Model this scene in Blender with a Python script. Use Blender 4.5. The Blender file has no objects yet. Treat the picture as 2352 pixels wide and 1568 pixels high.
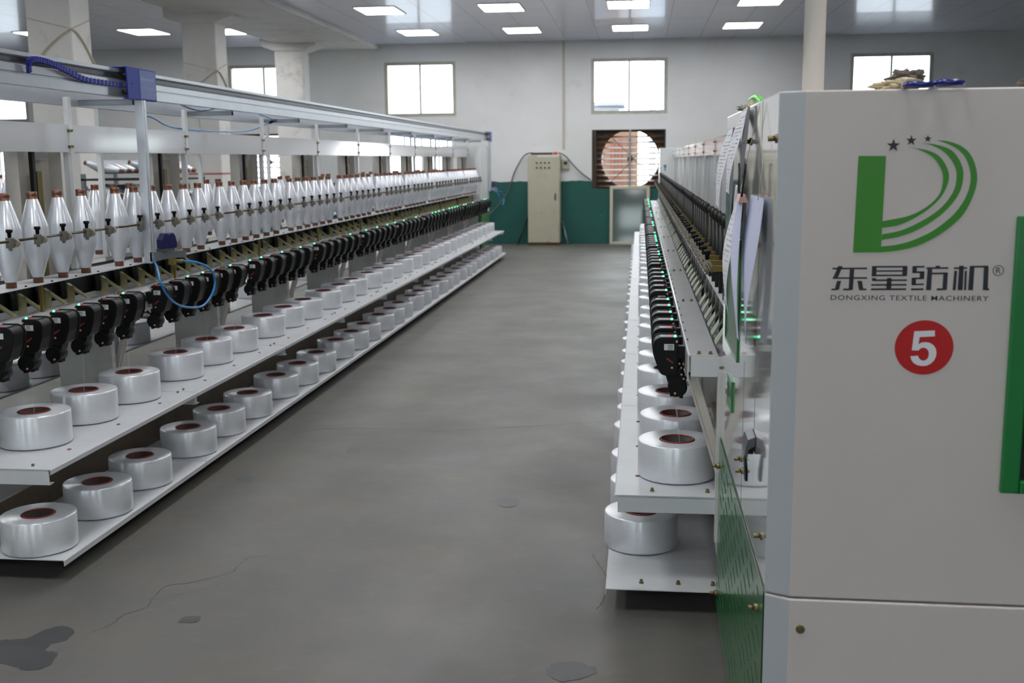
import bpy, bmesh, math, random
from mathutils import Vector, Matrix

C = bpy.context.scene.collection
SC = bpy.context.scene
R = math.radians
rnd = random.Random(7)

# ------------------------------------------------------------------ camera, world, sun, exposure
cam_d = bpy.data.cameras.new('camera')
cam = bpy.data.objects.new('camera', cam_d)
C.objects.link(cam)
SC.camera = cam
cam_d.sensor_width = 36.0
cam_d.lens = 2530.9 / 2352 * 36.0
cam_d.clip_end = 300
PITCH, YAW, ROLL = 0.163, -0.1157, 0.009
_fw = Vector((math.sin(YAW) * math.cos(PITCH), math.cos(YAW) * math.cos(PITCH), -math.sin(PITCH)))
_r = Vector((math.cos(YAW), -math.sin(YAW), 0))
_d = _fw.cross(_r)
_r2 = _r * math.cos(ROLL) + _d * math.sin(ROLL)
_d2 = _d * math.cos(ROLL) - _r * math.sin(ROLL)
_m = Matrix((_r2, -_d2, -_fw)).transposed().to_4x4()
_m.translation = (0, 0, 1.7)
cam.matrix_world = _m
cam_d.dof.use_dof = True
cam_d.dof.focus_distance = 4.0
cam_d.dof.aperture_fstop = 5.0

SC.view_settings.view_transform = 'Standard'
SC.view_settings.look = 'None'
SC.view_settings.gamma = 1.0
SC.view_settings.use_curve_mapping = False
SC.view_settings.exposure = 0.0

world = bpy.data.worlds.new('world')
SC.world = world
world.use_nodes = True
bg = world.node_tree.nodes['Background']
bg.inputs[0].default_value = (0.90, 0.96, 1.0, 1)
bg.inputs[1].default_value = 8.0

sun_d = bpy.data.lights.new('sun', 'SUN')
sun_d.energy = 0.5
sun_d.color = (1.0, 0.93, 0.82)
sun_d.angle = R(1)
sun = bpy.data.objects.new('sun', sun_d)
sun.rotation_euler = (R(48), 0, R(-25))
C.objects.link(sun)

LAMP = 18.5           # glow of the ceiling light diffusers

# ------------------------------------------------------------------ materials
def lin(c):
    return tuple(((x / 255) / 12.92 if x / 255 <= 0.04045 else ((x / 255 + 0.055) / 1.055) ** 2.4) for x in c)

MATS = {}
def mat(name, rgb, rough=0.5, metal=0.0, spec=0.5, coat=0.0, vary=0.0, vscale=8.0, rough_vary=0.0,
        aniso=0.0, emit=0.0, bump=0.0, bscale=60.0, dirt=None, dirt_scale=3.0, dirt_lo=0.55, dirt_hi=0.75, stretch=None):
    m = bpy.data.materials.new(name)
    m.use_nodes = True
    nt = m.node_tree
    b = nt.nodes['Principled BSDF']
    col = (*lin(rgb), 1)
    b.inputs['Base Color'].default_value = col
    b.inputs['Roughness'].default_value = rough
    b.inputs['Metallic'].default_value = metal
    b.inputs['Specular IOR Level'].default_value = spec
    b.inputs['Coat Weight'].default_value = coat
    b.inputs['Coat Roughness'].default_value = 0.08
    b.inputs['Anisotropic'].default_value = aniso
    if emit:
        b.inputs['Emission Color'].default_value = col
        b.inputs['Emission Strength'].default_value = emit
    src = None
    if vary or rough_vary or bump or dirt:
        tc = nt.nodes.new('ShaderNodeTexCoord')
        src = tc.outputs['Object']
        if stretch:
            mp = nt.nodes.new('ShaderNodeMapping')
            mp.inputs['Scale'].default_value = stretch
            nt.links.new(src, mp.inputs[0])
            src = mp.outputs[0]
    base = None
    if vary or rough_vary:
        n = nt.nodes.new('ShaderNodeTexNoise')
        n.inputs['Scale'].default_value = vscale
        n.inputs['Detail'].default_value = 6
        n.inputs['Roughness'].default_value = 0.65
        nt.links.new(src, n.inputs['Vector'])
        if vary:
            hsv = nt.nodes.new('ShaderNodeMixRGB')
            hsv.inputs[1].default_value = (*[x * (1 - vary) for x in col[:3]], 1)
            hsv.inputs[2].default_value = (*[min(1, x * (1 + vary)) for x in col[:3]], 1)
            ramp = nt.nodes.new('ShaderNodeMapRange')
            ramp.inputs[1].default_value = 0.3
            ramp.inputs[2].default_value = 0.7
            nt.links.new(n.outputs[0], ramp.inputs[0])
            nt.links.new(ramp.outputs[0], hsv.inputs[0])
            base = hsv.outputs[0]
        if rough_vary:
            mr = nt.nodes.new('ShaderNodeMapRange')
            mr.inputs[1].default_value = 0.3
            mr.inputs[2].default_value = 0.7
            mr.inputs[3].default_value = max(0.02, rough - rough_vary)
            mr.inputs[4].default_value = min(1, rough + rough_vary)
            nt.links.new(n.outputs[0], mr.inputs[0])
            nt.links.new(mr.outputs[0], b.inputs['Roughness'])
    if dirt:
        n2 = nt.nodes.new('ShaderNodeTexNoise')
        n2.inputs['Scale'].default_value = dirt_scale
        n2.inputs['Detail'].default_value = 8
        n2.inputs['Roughness'].default_value = 0.7
        nt.links.new(src, n2.inputs['Vector'])
        mr = nt.nodes.new('ShaderNodeMapRange')
        mr.inputs[1].default_value = dirt_lo
        mr.inputs[2].default_value = dirt_hi
        nt.links.new(n2.outputs[0], mr.inputs[0])
        mx = nt.nodes.new('ShaderNodeMixRGB')
        mx.inputs[2].default_value = (*lin(dirt), 1)
        if base:
            nt.links.new(base, mx.inputs[1])
        else:
            mx.inputs[1].default_value = col
        nt.links.new(mr.outputs[0], mx.inputs[0])
        base = mx.outputs[0]
    if base:
        nt.links.new(base, b.inputs['Base Color'])
    if bump:
        n3 = nt.nodes.new('ShaderNodeTexNoise')
        n3.inputs['Scale'].default_value = bscale
        n3.inputs['Detail'].default_value = 4
        nt.links.new(src, n3.inputs['Vector'])
        bp = nt.nodes.new('ShaderNodeBump')
        bp.inputs['Strength'].default_value = bump
        bp.inputs['Distance'].default_value = 0.01
        nt.links.new(n3.outputs[0], bp.inputs['Height'])
        nt.links.new(bp.outputs[0], b.inputs['Normal'])
    MATS[name] = m
    return m

white = mat('white_paint', (214, 216, 216), 0.28, coat=0.3, vary=0.04, vscale=3)
shelf_m = mat('shelf_paint', (198, 200, 203), 0.42, spec=0.35, vary=0.05, vscale=4, dirt=(150, 146, 138), dirt_scale=5, dirt_lo=0.62, dirt_hi=0.85)
beam_m = mat('beam_paint', (208, 210, 214), 0.22, coat=0.4, vary=0.04, vscale=5)
panel_m = mat('panel_paint', (205, 206, 210), 0.16, coat=0.6)
cab_m = mat('cabinet_paint', (206, 197, 192), 0.38, coat=0.1, vary=0.02, vscale=2)
cab_side = mat('cabinet_side_gloss', (208, 210, 210), 0.07, coat=1.0)
cab_corner = mat('cabinet_corner_tone', (174, 178, 182), 0.35, coat=0.1, vary=0.02, vscale=3)  # facet toned darker to offset the extra light it catches
beige = mat('housing_paint', (190, 184, 176), 0.4, vary=0.08, vscale=4, dirt=(120, 112, 100), dirt_scale=5, dirt_lo=0.6, dirt_hi=0.85)
greyp = mat('grey_panel_paint', (176, 178, 182), 0.35, vary=0.06, vscale=4)
legm = mat('frame_paint', (196, 195, 191), 0.45, vary=0.08, vscale=4, dirt=(105, 98, 88), dirt_scale=4, dirt_lo=0.58, dirt_hi=0.85)
brown = mat('oily_rail_paint', (118, 104, 88), 0.45, vary=0.2, vscale=6)
dark = mat('dark_steel', (22, 23, 21), 0.45, metal=0.1, vary=0.3, vscale=8)
darkin = mat('dark_interior', (20, 20, 20), 0.6)
black = mat('black_plastic', (9, 9, 10), 0.45, spec=0.25)
blackg = mat('black_gloss_plastic', (22, 22, 25), 0.25, spec=0.5)
zinc = mat('yellow_zinc_plate', (206, 197, 150), 0.32, metal=0.35, vary=0.18, vscale=12)
zinc_g = mat('greenish_zinc_plate', (142, 143, 126), 0.32, metal=0.45, vary=0.12, vscale=12)
olive = mat('brass_bar', (120, 104, 48), 0.38, metal=0.5, vary=0.2, vscale=8)
rodm = mat('oxidised_rod', (92, 84, 70), 0.35, metal=0.8)
clampm = mat('cast_grey_metal', (122, 118, 110), 0.5, metal=0.5, vary=0.15, vscale=60)
wheel_m = mat('guide_wheel_plastic', (142, 134, 118), 0.45, vary=0.08, vscale=30)
alu = mat('aluminium', (196, 198, 204), 0.30, metal=0.75, vary=0.05, vscale=6)
alud = mat('dark_aluminium', (96, 98, 104), 0.35, metal=0.7, vary=0.08, vscale=6)
galv = mat('galvanised_steel', (140, 146, 150), 0.4, metal=0.7, vary=0.12, vscale=12)
copper = mat('copper_tube', (142, 100, 82), 0.30, metal=0.6, vary=0.12, vscale=30)
cakein = mat('brown_core_card', (62, 52, 45), 0.6)
red_rim = mat('red_core_rim', (172, 36, 48), 0.4)
blue = mat('blue_cover_paint', (16, 42, 138), 0.45, spec=0.3)
blue_l = mat('blue_label_sheen', (58, 74, 148), 0.3)  # lighter blue stands for the reflection on the labelled half of the cover
navy = mat('navy_plastic', (28, 32, 82), 0.35)
hose_m = mat('blue_hose', (22, 122, 190), 0.25)
led_on = mat('led_green_lit', (60, 255, 160), 0.3, emit=9.0)
led_off = mat('led_unlit', (30, 60, 45), 0.2)
disp_red = mat('display_red', (205, 60, 50), 0.35)
disp_blue = mat('display_bluegrey', (96, 116, 128), 0.35)
sticker = mat('white_sticker', (205, 205, 205), 0.4)
ink = mat('dark_ink', (30, 33, 42), 0.5)
dred = mat('dark_red_mark', (120, 40, 26), 0.5)
ceramic = mat('pink_ceramic', (205, 150, 125), 0.25)
purple = mat('purple_ceramic', (128, 62, 92), 0.25)
bolt_m = mat('zinc_bolt', (128, 118, 84), 0.35, metal=0.8)
bluebolt = mat('grey_bolt', (110, 122, 126), 0.35, metal=0.8)
green_p = mat('green_machine_paint', (46, 108, 62), 0.25, coat=0.35, vary=0.05, vscale=3)
green_f = mat('green_frame_paint', (12, 118, 52), 0.3, coat=0.3)
green_d = mat('dark_green_pane', (8, 62, 20), 0.3)
logo_g = mat('logo_green', (50, 134, 20), 0.4)
red_d = mat('red_sticker', (188, 14, 18), 0.35)
stk_w = mat('white_number', (228, 228, 232), 0.4)
paper = mat('paper', (224, 226, 232), 0.8, vary=0.03, vscale=20)
paper_b = mat('bluish_paper', (196, 200, 226), 0.8)
cardb = mat('grey_cardboard', (96, 98, 104), 0.7)
rag_g = mat('grey_rag', (112, 104, 98), 0.9, vary=0.45, vscale=40, bump=0.6, bscale=120)
rag_c = mat('cream_rag', (196, 182, 150), 0.9, vary=0.25, vscale=30, bump=0.6, bscale=120)
scis_m = mat('blue_handle_plastic', (30, 42, 122), 0.2, coat=0.4)
brush_g = mat('lime_plastic', (86, 210, 60), 0.3)
bristle = mat('bristles', (196, 190, 170), 0.7)
pole_m = mat('white_pole_paint', (222, 220, 214), 0.3, coat=0.3)
ecab_m = mat('cream_cabinet_paint', (176, 172, 152), 0.45, vary=0.06, vscale=3, dirt=(120, 100, 72), dirt_scale=4.0, dirt_lo=0.58, dirt_hi=0.85)
rust = mat('rusty_steel', (96, 66, 40), 0.6, vary=0.3, vscale=6)
slat_m = mat('louver_steel', (86, 68, 54), 0.5, vary=0.2, vscale=6)
wframe = mat('window_frame_white', (205, 206, 204), 0.4)
gframe = mat('cream_door_frame', (188, 182, 164), 0.45, vary=0.08, vscale=5)
tglass = mat('dark_tinted_glass', (58, 74, 68), 0.06, coat=0.5)
cable_m = mat('grey_cable', (88, 92, 96), 0.5)
rope_m = mat('twine', (190, 180, 156), 0.8)
redline = mat('red_line_paint', (176, 92, 96), 0.6)
brick = mat('warm_brick', (104, 78, 60), 0.8, vary=0.15, vscale=2)
ext_grey = mat('pale_render', (134, 134, 140), 0.8, vary=0.1, vscale=1)
stain_m = mat('dark_floor_stain', (58, 58, 59), 0.45, vary=0.2, vscale=14)
stain_l = mat('grey_floor_patch', (78, 79, 82), 0.5, vary=0.1, vscale=20)
crack_m = mat('floor_crack', (64, 60, 55), 0.8)
glow_m = mat('lamp_diffuser', (255, 255, 255), 0.5, emit=LAMP)

AROT = 0.25
def yarn_material(name, rgb, rough, scale_z, metal):
    """wound filament: satin sheen, fine hoops round the package and faint bands along it"""
    m = mat(name, rgb, rough, metal=metal, spec=0.6)
    nt = m.node_tree
    b = nt.nodes['Principled BSDF']
    tg = nt.nodes.new('ShaderNodeTangent'); tg.direction_type = 'RADIAL'; tg.axis = 'Z'
    nt.links.new(tg.outputs[0], b.inputs['Tangent'])
    b.inputs['Anisotropic'].default_value = 0.85
    b.inputs['Anisotropic Rotation'].default_value = AROT
    tc = nt.nodes.new('ShaderNodeTexCoord')
    mp = nt.nodes.new('ShaderNodeMapping')
    mp.inputs['Scale'].default_value = (3, 3, scale_z)
    n = nt.nodes.new('ShaderNodeTexNoise')
    n.inputs['Scale'].default_value = 4
    n.inputs['Detail'].default_value = 5
    nt.links.new(tc.outputs['Object'], mp.inputs[0])
    nt.links.new(mp.outputs[0], n.inputs['Vector'])
    bp = nt.nodes.new('ShaderNodeBump')
    bp.inputs['Strength'].default_value = 0.10
    bp.inputs['Distance'].default_value = 0.004
    nt.links.new(n.outputs[0], bp.inputs['Height'])
    nt.links.new(bp.outputs[0], b.inputs['Normal'])
    mx = nt.nodes.new('ShaderNodeMixRGB')
    c = lin(rgb)
    mx.inputs[1].default_value = (*[x * 0.93 for x in c], 1)
    mx.inputs[2].default_value = (*[min(1, x * 1.05) for x in c], 1)
    nt.links.new(n.outputs[0], mx.inputs[0])
    nt.links.new(mx.outputs[0], b.inputs['Base Color'])
    return m
cake_m = yarn_material('cake_filament', (224, 227, 232), 0.30, 60, 0.35)
pirn_m = yarn_material('bobbin_filament', (226, 229, 236), 0.28, 120, 0.40)

# ------------------------------------------------------------------ mesh builder
class MB:
    def __init__(self, sx=1, sy=1):
        self.v, self.f, self.m, self.s = [], [], [], []
        self.sx, self.sy = sx, sy
    def add(self, verts, faces, mi=0, smooth=False):
        o = len(self.v)
        self.v += [(x * self.sx, y * self.sy, z) for x, y, z in verts]
        for f in faces:
            self.f.append([o + i for i in f]); self.m.append(mi); self.s.append(smooth)
        return self
    def box(self, x0, x1, y0, y1, z0, z1, mi=0):
        v = [(x, y, z) for z in (z0, z1) for y in (y0, y1) for x in (x0, x1)]
        return self.add(v, [(0, 2, 3, 1), (4, 5, 7, 6), (0, 1, 5, 4), (2, 6, 7, 3), (0, 4, 6, 2), (1, 3, 7, 5)], mi)
    def rbox(self, c, size, rot, mi=0):
        M = Matrix.Translation(c) @ rot.to_4x4()
        hx, hy, hz = [s / 2 for s in size]
        v = [tuple(M @ Vector((x, y, z))) for z in (-hz, hz) for y in (-hy, hy) for x in (-hx, hx)]
        return self.add(v, [(0, 2, 3, 1), (4, 5, 7, 6), (0, 1, 5, 4), (2, 6, 7, 3), (0, 4, 6, 2), (1, 3, 7, 5)], mi)
    def bar(self, p0, p1, w, t, mi=0, up=(0, 0, 1)):
        p0, p1 = Vector(p0), Vector(p1)
        d = (p1 - p0); L = d.length; d.normalize()
        u = Vector(up)
        if abs(d.dot(u)) > 0.99: u = Vector((0, 1, 0))
        a = d.cross(u).normalized(); b = a.cross(d).normalized()
        rot = Matrix((a, b, d)).transposed()
        return self.rbox((p0 + p1) / 2, (w, t, L), rot, mi)
    def cyl(self, p0, p1, r, n=12, mi=0, r1=None, caps=True, smooth=True):
        p0, p1 = Vector(p0), Vector(p1)
        r1 = r if r1 is None else r1
        d = (p1 - p0).normalized()
        u = Vector((0, 0, 1)) if abs(d.z) < 0.9 else Vector((1, 0, 0))
        a = d.cross(u).normalized(); b = d.cross(a)
        v = []
        for p, rr in ((p0, r), (p1, r1)):
            for i in range(n):
                t = 2 * math.pi * i / n
                v.append(tuple(p + (a * math.cos(t) + b * math.sin(t)) * rr))
        self.add(v, [(i, (i + 1) % n, n + (i + 1) % n, n + i) for i in range(n)], mi, smooth)
        if caps:
            self.add(v[:n], [tuple(range(n))], mi); self.add(v[n:], [tuple(range(n))], mi)
        return self
    def lathe(self, prof, n=32, mi=0, c=(0, 0, 0), smooth=True, closed=False):
        v = []
        for r, z in prof:
            for i in range(n):
                t = 2 * math.pi * i / n
                v.append((c[0] + r * math.cos(t), c[1] + r * math.sin(t), c[2] + z))
        k = len(prof)
        f = [(j * n + i, j * n + (i + 1) % n, (j + 1) % k * n + (i + 1) % n, (j + 1) % k * n + i)
             for j in range(k if closed else k - 1) for i in range(n)]
        return self.add(v, f, mi, smooth)
    def tube(self, pts, r, n=8, mi=0, caps=True):
        pts = [Vector(p) for p in pts]
        v, k = [], len(pts)
        prev = None
        for j, p in enumerate(pts):
            d = (pts[min(j + 1, k - 1)] - pts[max(j - 1, 0)]).normalized()
            if prev is None:
                u = Vector((0, 0, 1)) if abs(d.z) < 0.9 else Vector((1, 0, 0))
                a = d.cross(u).normalized()
            else:
                a = (prev - d * prev.dot(d)).normalized()
            prev = a
            b = d.cross(a)
            for i in range(n):
                t = 2 * math.pi * i / n
                v.append(tuple(p + (a * math.cos(t) + b * math.sin(t)) * r))
        self.add(v, [(j * n + i, j * n + (i + 1) % n, (j + 1) * n + (i + 1) % n, (j + 1) * n + i) for j in range(k - 1) for i in range(n)], mi, True)
        if caps:
            self.add(v[:n], [tuple(range(n))], mi); self.add(v[-n:], [tuple(range(n))], mi)
        return self
    def prism(self, poly, axis, lo, hi, mi=0, smooth=False):
        """poly in the plane across axis: x -> (y,z), y -> (x,z), z -> (x,y)"""
        def P(a, b, h):
            return {'x': (h, a, b), 'y': (a, h, b), 'z': (a, b, h)}[axis]
        n = len(poly)
        v = [P(a, b, lo) for a, b in poly] + [P(a, b, hi) for a, b in poly]
        self.add(v, [(i, (i + 1) % n, n + (i + 1) % n, n + i) for i in range(n)], mi, smooth)
        self.add(v[:n], [tuple(range(n))], mi); self.add(v[n:], [tuple(range(n))], mi)
        return self
    def mesh(self, name, mats, bevel=0.0, seg=2, ang=35):
        me = bpy.data.meshes.new(name)
        bm = bmesh.new()
        vs = [bm.verts.new(p) for p in self.v]
        for f, mi, s in zip(self.f, self.m, self.s):
            try:
                fc = bm.faces.new([vs[i] for i in f])
            except ValueError:
                continue
            fc.material_index = mi; fc.smooth = s
        bmesh.ops.remove_doubles(bm, verts=bm.verts, dist=1e-6)
        bmesh.ops.recalc_face_normals(bm, faces=bm.faces)
        if bevel:
            es = [e for e in bm.edges if len(e.link_faces) == 2 and e.calc_face_angle(0) > R(ang)]
            bmesh.ops.bevel(bm, geom=es, offset=bevel, segments=seg, affect='EDGES', profile=0.5, clamp_overlap=True)
        big = [f for f in bm.faces if len(f.verts) > 4]
        if big:
            bmesh.ops.triangulate(bm, faces=big)
        bm.to_mesh(me); bm.free()
        for m in (mats if isinstance(mats, (list, tuple)) else [mats]):
            me.materials.append(m)
        return me

def link(name, me, parent=None, loc=(0, 0, 0), rot=(0, 0, 0), scale=None):
    o = bpy.data.objects.new(name, me)
    C.objects.link(o)
    o.location = loc; o.rotation_euler = rot
    if scale: o.scale = scale
    if parent: o.parent = parent
    return o
def tag(o, label, cat, group=None, kind=None):
    o['label'] = label; o['category'] = cat
    if group: o['group'] = group
    if kind: o['kind'] = kind
    return o
def thing(name, label, cat, loc=(0, 0, 0), rot=(0, 0, 0), group=None):
    o = bpy.data.objects.new(name, None)
    C.objects.link(o)
    o.empty_display_size = 0.1
    o.location = loc; o.rotation_euler = rot
    return tag(o, label, cat, group)
def structure(o):
    o['kind'] = 'structure'
    return o

ONES = 'first second third fourth fifth sixth seventh eighth ninth tenth eleventh twelfth thirteenth fourteenth fifteenth sixteenth seventeenth eighteenth nineteenth'.split()
TENS = {2: 'twent', 3: 'thirt', 4: 'fort', 5: 'fift', 6: 'sixt'}
def nth(k):
    if k < 20: return ONES[k - 1]
    t, u = divmod(k, 10)
    return TENS[t] + 'ieth' if u == 0 else TENS[t] + 'y-' + ONES[u - 1]
def smooth_pts(pts, n=6):
    """Catmull-Rom through the given points"""
    P = [Vector(p) for p in pts]
    P = [P[0] * 2 - P[1]] + P + [P[-1] * 2 - P[-2]]
    out = []
    for i in range(1, len(P) - 2):
        for k in range(n):
            t = k / n
            out.append(0.5 * ((2 * P[i]) + (P[i + 1] - P[i - 1]) * t + (2 * P[i - 1] - 5 * P[i] + 4 * P[i + 1] - P[i + 2]) * t * t
                              + (3 * P[i] - P[i - 1] - 3 * P[i + 1] + P[i + 2]) * t ** 3))
    out.append(P[-2])
    return out
# ------------------------------------------------------------------ the hall
WY, ZC = 22.56, 4.03
XL, XR, YB = -16.0, 9.5, -7.0

def floor_material():
    m = bpy.data.materials.new('concrete_floor'); m.use_nodes = True
    nt = m.node_tree; b = nt.nodes['Principled BSDF']; L = nt.links.new
    tc = nt.nodes.new('ShaderNodeTexCoord')
    def noise(scale, detail=8, rough=0.65, st=(1, 1, 1)):
        mp = nt.nodes.new('ShaderNodeMapping'); mp.inputs['Scale'].default_value = st
        L(tc.outputs['Object'], mp.inputs[0])
        n = nt.nodes.new('ShaderNodeTexNoise')
        n.inputs['Scale'].default_value = scale; n.inputs['Detail'].default_value = detail; n.inputs['Roughness'].default_value = rough
        L(mp.outputs[0], n.inputs['Vector']); return n.outputs[0]
    def rng(src, a, b_, lo=0, hi=1):
        r = nt.nodes.new('ShaderNodeMapRange')
        for i, x in zip((1, 2, 3, 4), (a, b_, lo, hi)): r.inputs[i].default_value = x
        L(src, r.inputs[0]); return r.outputs[0]
    def mix(f, c1, c2):
        x = nt.nodes.new('ShaderNodeMixRGB')
        for i, c in ((1, c1), (2, c2)):
            if isinstance(c, tuple): x.inputs[i].default_value = (*lin(c), 1)
            else: L(c, x.inputs[i])
        L(f, x.inputs[0]); return x.outputs[0]
    c = mix(rng(noise(1.6), 0.35, 0.65), (97, 94, 87), (90, 90, 88))
    c = mix(rng(noise(0.9, 8, 0.7, (1, 2.2, 1)), 0.5, 0.75, 0, 0.55), c, (84, 83, 80))
    c = mix(rng(noise(9, 6, 0.7), 0.55, 0.8, 0, 0.5), c, (116, 110, 97))
    c = mix(rng(noise(40, 4, 0.7), 0.62, 0.75, 0, 0.4), c, (76, 74, 71))
    c = mix(rng(noise(140, 2, 0.5), 0.74, 0.80, 0, 0.6), c, (146, 144, 138))
    L(c, b.inputs['Base Color'])
    L(rng(noise(1.2, 6), 0.3, 0.7, 0.42, 0.60), b.inputs['Roughness'])
    b.inputs['Specular IOR Level'].default_value = 0.45
    bp = nt.nodes.new('ShaderNodeBump'); bp.inputs['Strength'].default_value = 0.12; bp.inputs['Distance'].default_value = 0.01
    L(noise(35, 6, 0.7), bp.inputs['Height']); L(bp.outputs[0], b.inputs['Normal'])
    return m

def wall_material():
    """white distemper with a dark green dado painted up to 1.27 m, chipped in places"""
    m = bpy.data.materials.new('plaster_wall'); m.use_nodes = True
    nt = m.node_tree; b = nt.nodes['Principled BSDF']; L = nt.links.new
    tc = nt.nodes.new('ShaderNodeTexCoord')
    sp = nt.nodes.new('ShaderNodeSeparateXYZ'); L(tc.outputs['Object'], sp.inputs[0])
    def noise(scale, detail=6, rough=0.6):
        n = nt.nodes.new('ShaderNodeTexNoise'); n.inputs['Scale'].default_value = scale
        n.inputs['Detail'].default_value = detail; n.inputs['Roughness'].default_value = rough
        L(tc.outputs['Object'], n.inputs['Vector']); return n.outputs[0]
    def rng(src, a, b_, lo=0, hi=1):
        r = nt.nodes.new('ShaderNodeMapRange')
        for i, x in zip((1, 2, 3, 4), (a, b_, lo, hi)): r.inputs[i].default_value = x
        L(src, r.inputs[0]); return r.outputs[0]
    def mix(f, c1, c2):
        x = nt.nodes.new('ShaderNodeMixRGB')
        for i, c in ((1, c1), (2, c2)):
            if isinstance(c, tuple): x.inputs[i].default_value = (*lin(c), 1)
            else: L(c, x.inputs[i])
        L(f, x.inputs[0]); return x.outputs[0]
    w = mix(rng(noise(0.9), 0.35, 0.7), (222, 223, 225), (212, 212, 211))
    w = mix(rng(noise(2.6, 8, 0.75), 0.6, 0.8, 0, 0.6), w, (186, 182, 173))
    g = mix(rng(noise(1.3), 0.35, 0.65), (18, 80, 74), (22, 88, 80))
    g = mix(rng(noise(3.4, 6, 0.6), 0.70, 0.73, 0, 0.8), g, (170, 170, 160))
    ad = nt.nodes.new('ShaderNodeMath'); ad.operation = 'ADD'
    L(sp.outputs[2], ad.inputs[0]); L(rng(noise(6), 0.2, 0.8, -0.02, 0.02), ad.inputs[1])
    gt = nt.nodes.new('ShaderNodeMath'); gt.operation = 'LESS_THAN'; gt.inputs[1].default_value = 1.27
    L(ad.outputs[0], gt.inputs[0])
    L(mix(gt.outputs[0], w, g), b.inputs['Base Color'])
    b.inputs['Roughness'].default_value = 0.62
    bp = nt.nodes.new('ShaderNodeBump'); bp.inputs['Strength'].default_value = 0.15; bp.inputs['Distance'].default_value = 0.02
    L(noise(12), bp.inputs['Height']); L(bp.outputs[0], b.inputs['Normal'])
    return m

def ceiling_material():
    m = bpy.data.materials.new('ceiling_tiles'); m.use_nodes = True
    nt = m.node_tree; b = nt.nodes['Principled BSDF']; L = nt.links.new
    tc = nt.nodes.new('ShaderNodeTexCoord')
    mp = nt.nodes.new('ShaderNodeMapping'); L(tc.outputs['Object'], mp.inputs[0])
    mp.inputs['Location'].default_value = (0.17, 0.1, 0)
    br = nt.nodes.new('ShaderNodeTexBrick'); br.offset = 0.0
    br.inputs['Color1'].default_value = (*lin((216, 216, 230)), 1)
    br.inputs['Color2'].default_value = (*lin((211, 211, 225)), 1)
    br.inputs['Mortar'].default_value = (*lin((176, 176, 182)), 1)
    br.inputs['Scale'].default_value = 1.0
    br.inputs['Mortar Size'].default_value = 0.008
    br.inputs['Brick Width'].default_value = 0.65; br.inputs['Row Height'].default_value = 0.2167
    L(mp.outputs[0], br.inputs['Vector'])
    L(br.outputs['Color'], b.inputs['Base Color'])
    b.inputs['Roughness'].default_value = 0.24
    b.inputs['Coat Weight'].default_value = 0.3
    bp = nt.nodes.new('ShaderNodeBump'); bp.inputs['Strength'].default_value = 0.3; bp.inputs['Distance'].default_value = 0.004
    bp.invert = True
    L(br.outputs['Fac'], bp.inputs['Height']); L(bp.outputs[0], b.inputs['Normal'])
    return m

def glass_material():
    m = bpy.data.materials.new('window_glass'); m.use_nodes = True
    nt = m.node_tree; nt.nodes.clear(); L = nt.links.new
    out = nt.nodes.new('ShaderNodeOutputMaterial')
    t = nt.nodes.new('ShaderNodeBsdfTransparent'); t.inputs[0].default_value = (0.93, 0.96, 0.96, 1)
    g = nt.nodes.new('ShaderNodeBsdfGlossy'); g.inputs['Roughness'].default_value = 0.05
    x = nt.nodes.new('ShaderNodeMixShader'); x.inputs[0].default_value = 0.06
    L(t.outputs[0], x.inputs[1]); L(g.outputs[0], x.inputs[2]); L(x.outputs[0], out.inputs[0])
    return m
glass = glass_material()
floor_mat, wall_mat, ceil_mat = floor_material(), wall_material(), ceiling_material()
concrete = mat('white_concrete', (222, 220, 217), 0.7, vary=0.06, vscale=2, bump=0.2, bscale=14, dirt=(150, 142, 132), dirt_scale=1.6, dirt_lo=0.56, dirt_hi=0.8)

floor = structure(link('floor', MB().box(XL, XR, YB, WY + 0.2, -0.15, 0).mesh('floor', floor_mat)))
def flat(name, pts, m, parent, z=0.0012):
    me = MB().add([(x, y, z) for x, y in pts], [tuple(range(len(pts)))]).mesh(name, m)
    return link(name, me, parent)
def blob(pts, n=5, j=0.006):
    P = smooth_pts([(x, y, 0) for x, y in pts + pts[:1]], n)[:-1]
    return [(p.x + rnd.uniform(-j, j), p.y + rnd.uniform(-j, j)) for p in P]
STAINS = [
    ([(-2.40, 3.50), (-2.288, 3.528), (-2.203, 3.554), (-2.162, 3.646), (-2.113, 3.666), (-2.053, 3.618), (-2.051, 3.55), (-2.087, 3.511), (-2.07, 3.46), (-2.026, 3.445), (-2.003, 3.345), (-2.06, 3.307), (-2.123, 3.334), (-2.183, 3.355), (-2.4, 3.33)], stain_m),
    ([(-1.703, 3.736), (-1.706, 3.784), (-1.659, 3.80), (-1.63, 3.78), (-1.65, 3.741)], stain_m),
    ([(-0.296, 3.493), (-0.272, 3.535), (-0.206, 3.551), (-0.13, 3.509), (-0.156, 3.443), (-0.226, 3.405), (-0.279, 3.431)], stain_l),
    ([(-2.17, 5.565), (-2.151, 5.659), (-2.072, 5.62), (-2.074, 5.516)], stain_l),
    ([(-0.717, 5.325), (-0.671, 5.403), (-0.585, 5.337), (-0.617, 5.227), (-0.686, 5.256)], stain_l),
    ([(-1.724, 6.22), (-1.677, 6.295), (-1.631, 6.218), (-1.693, 6.153)], stain_l)]
for pts, m in STAINS: flat('stain', blob(pts), m, floor)
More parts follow.
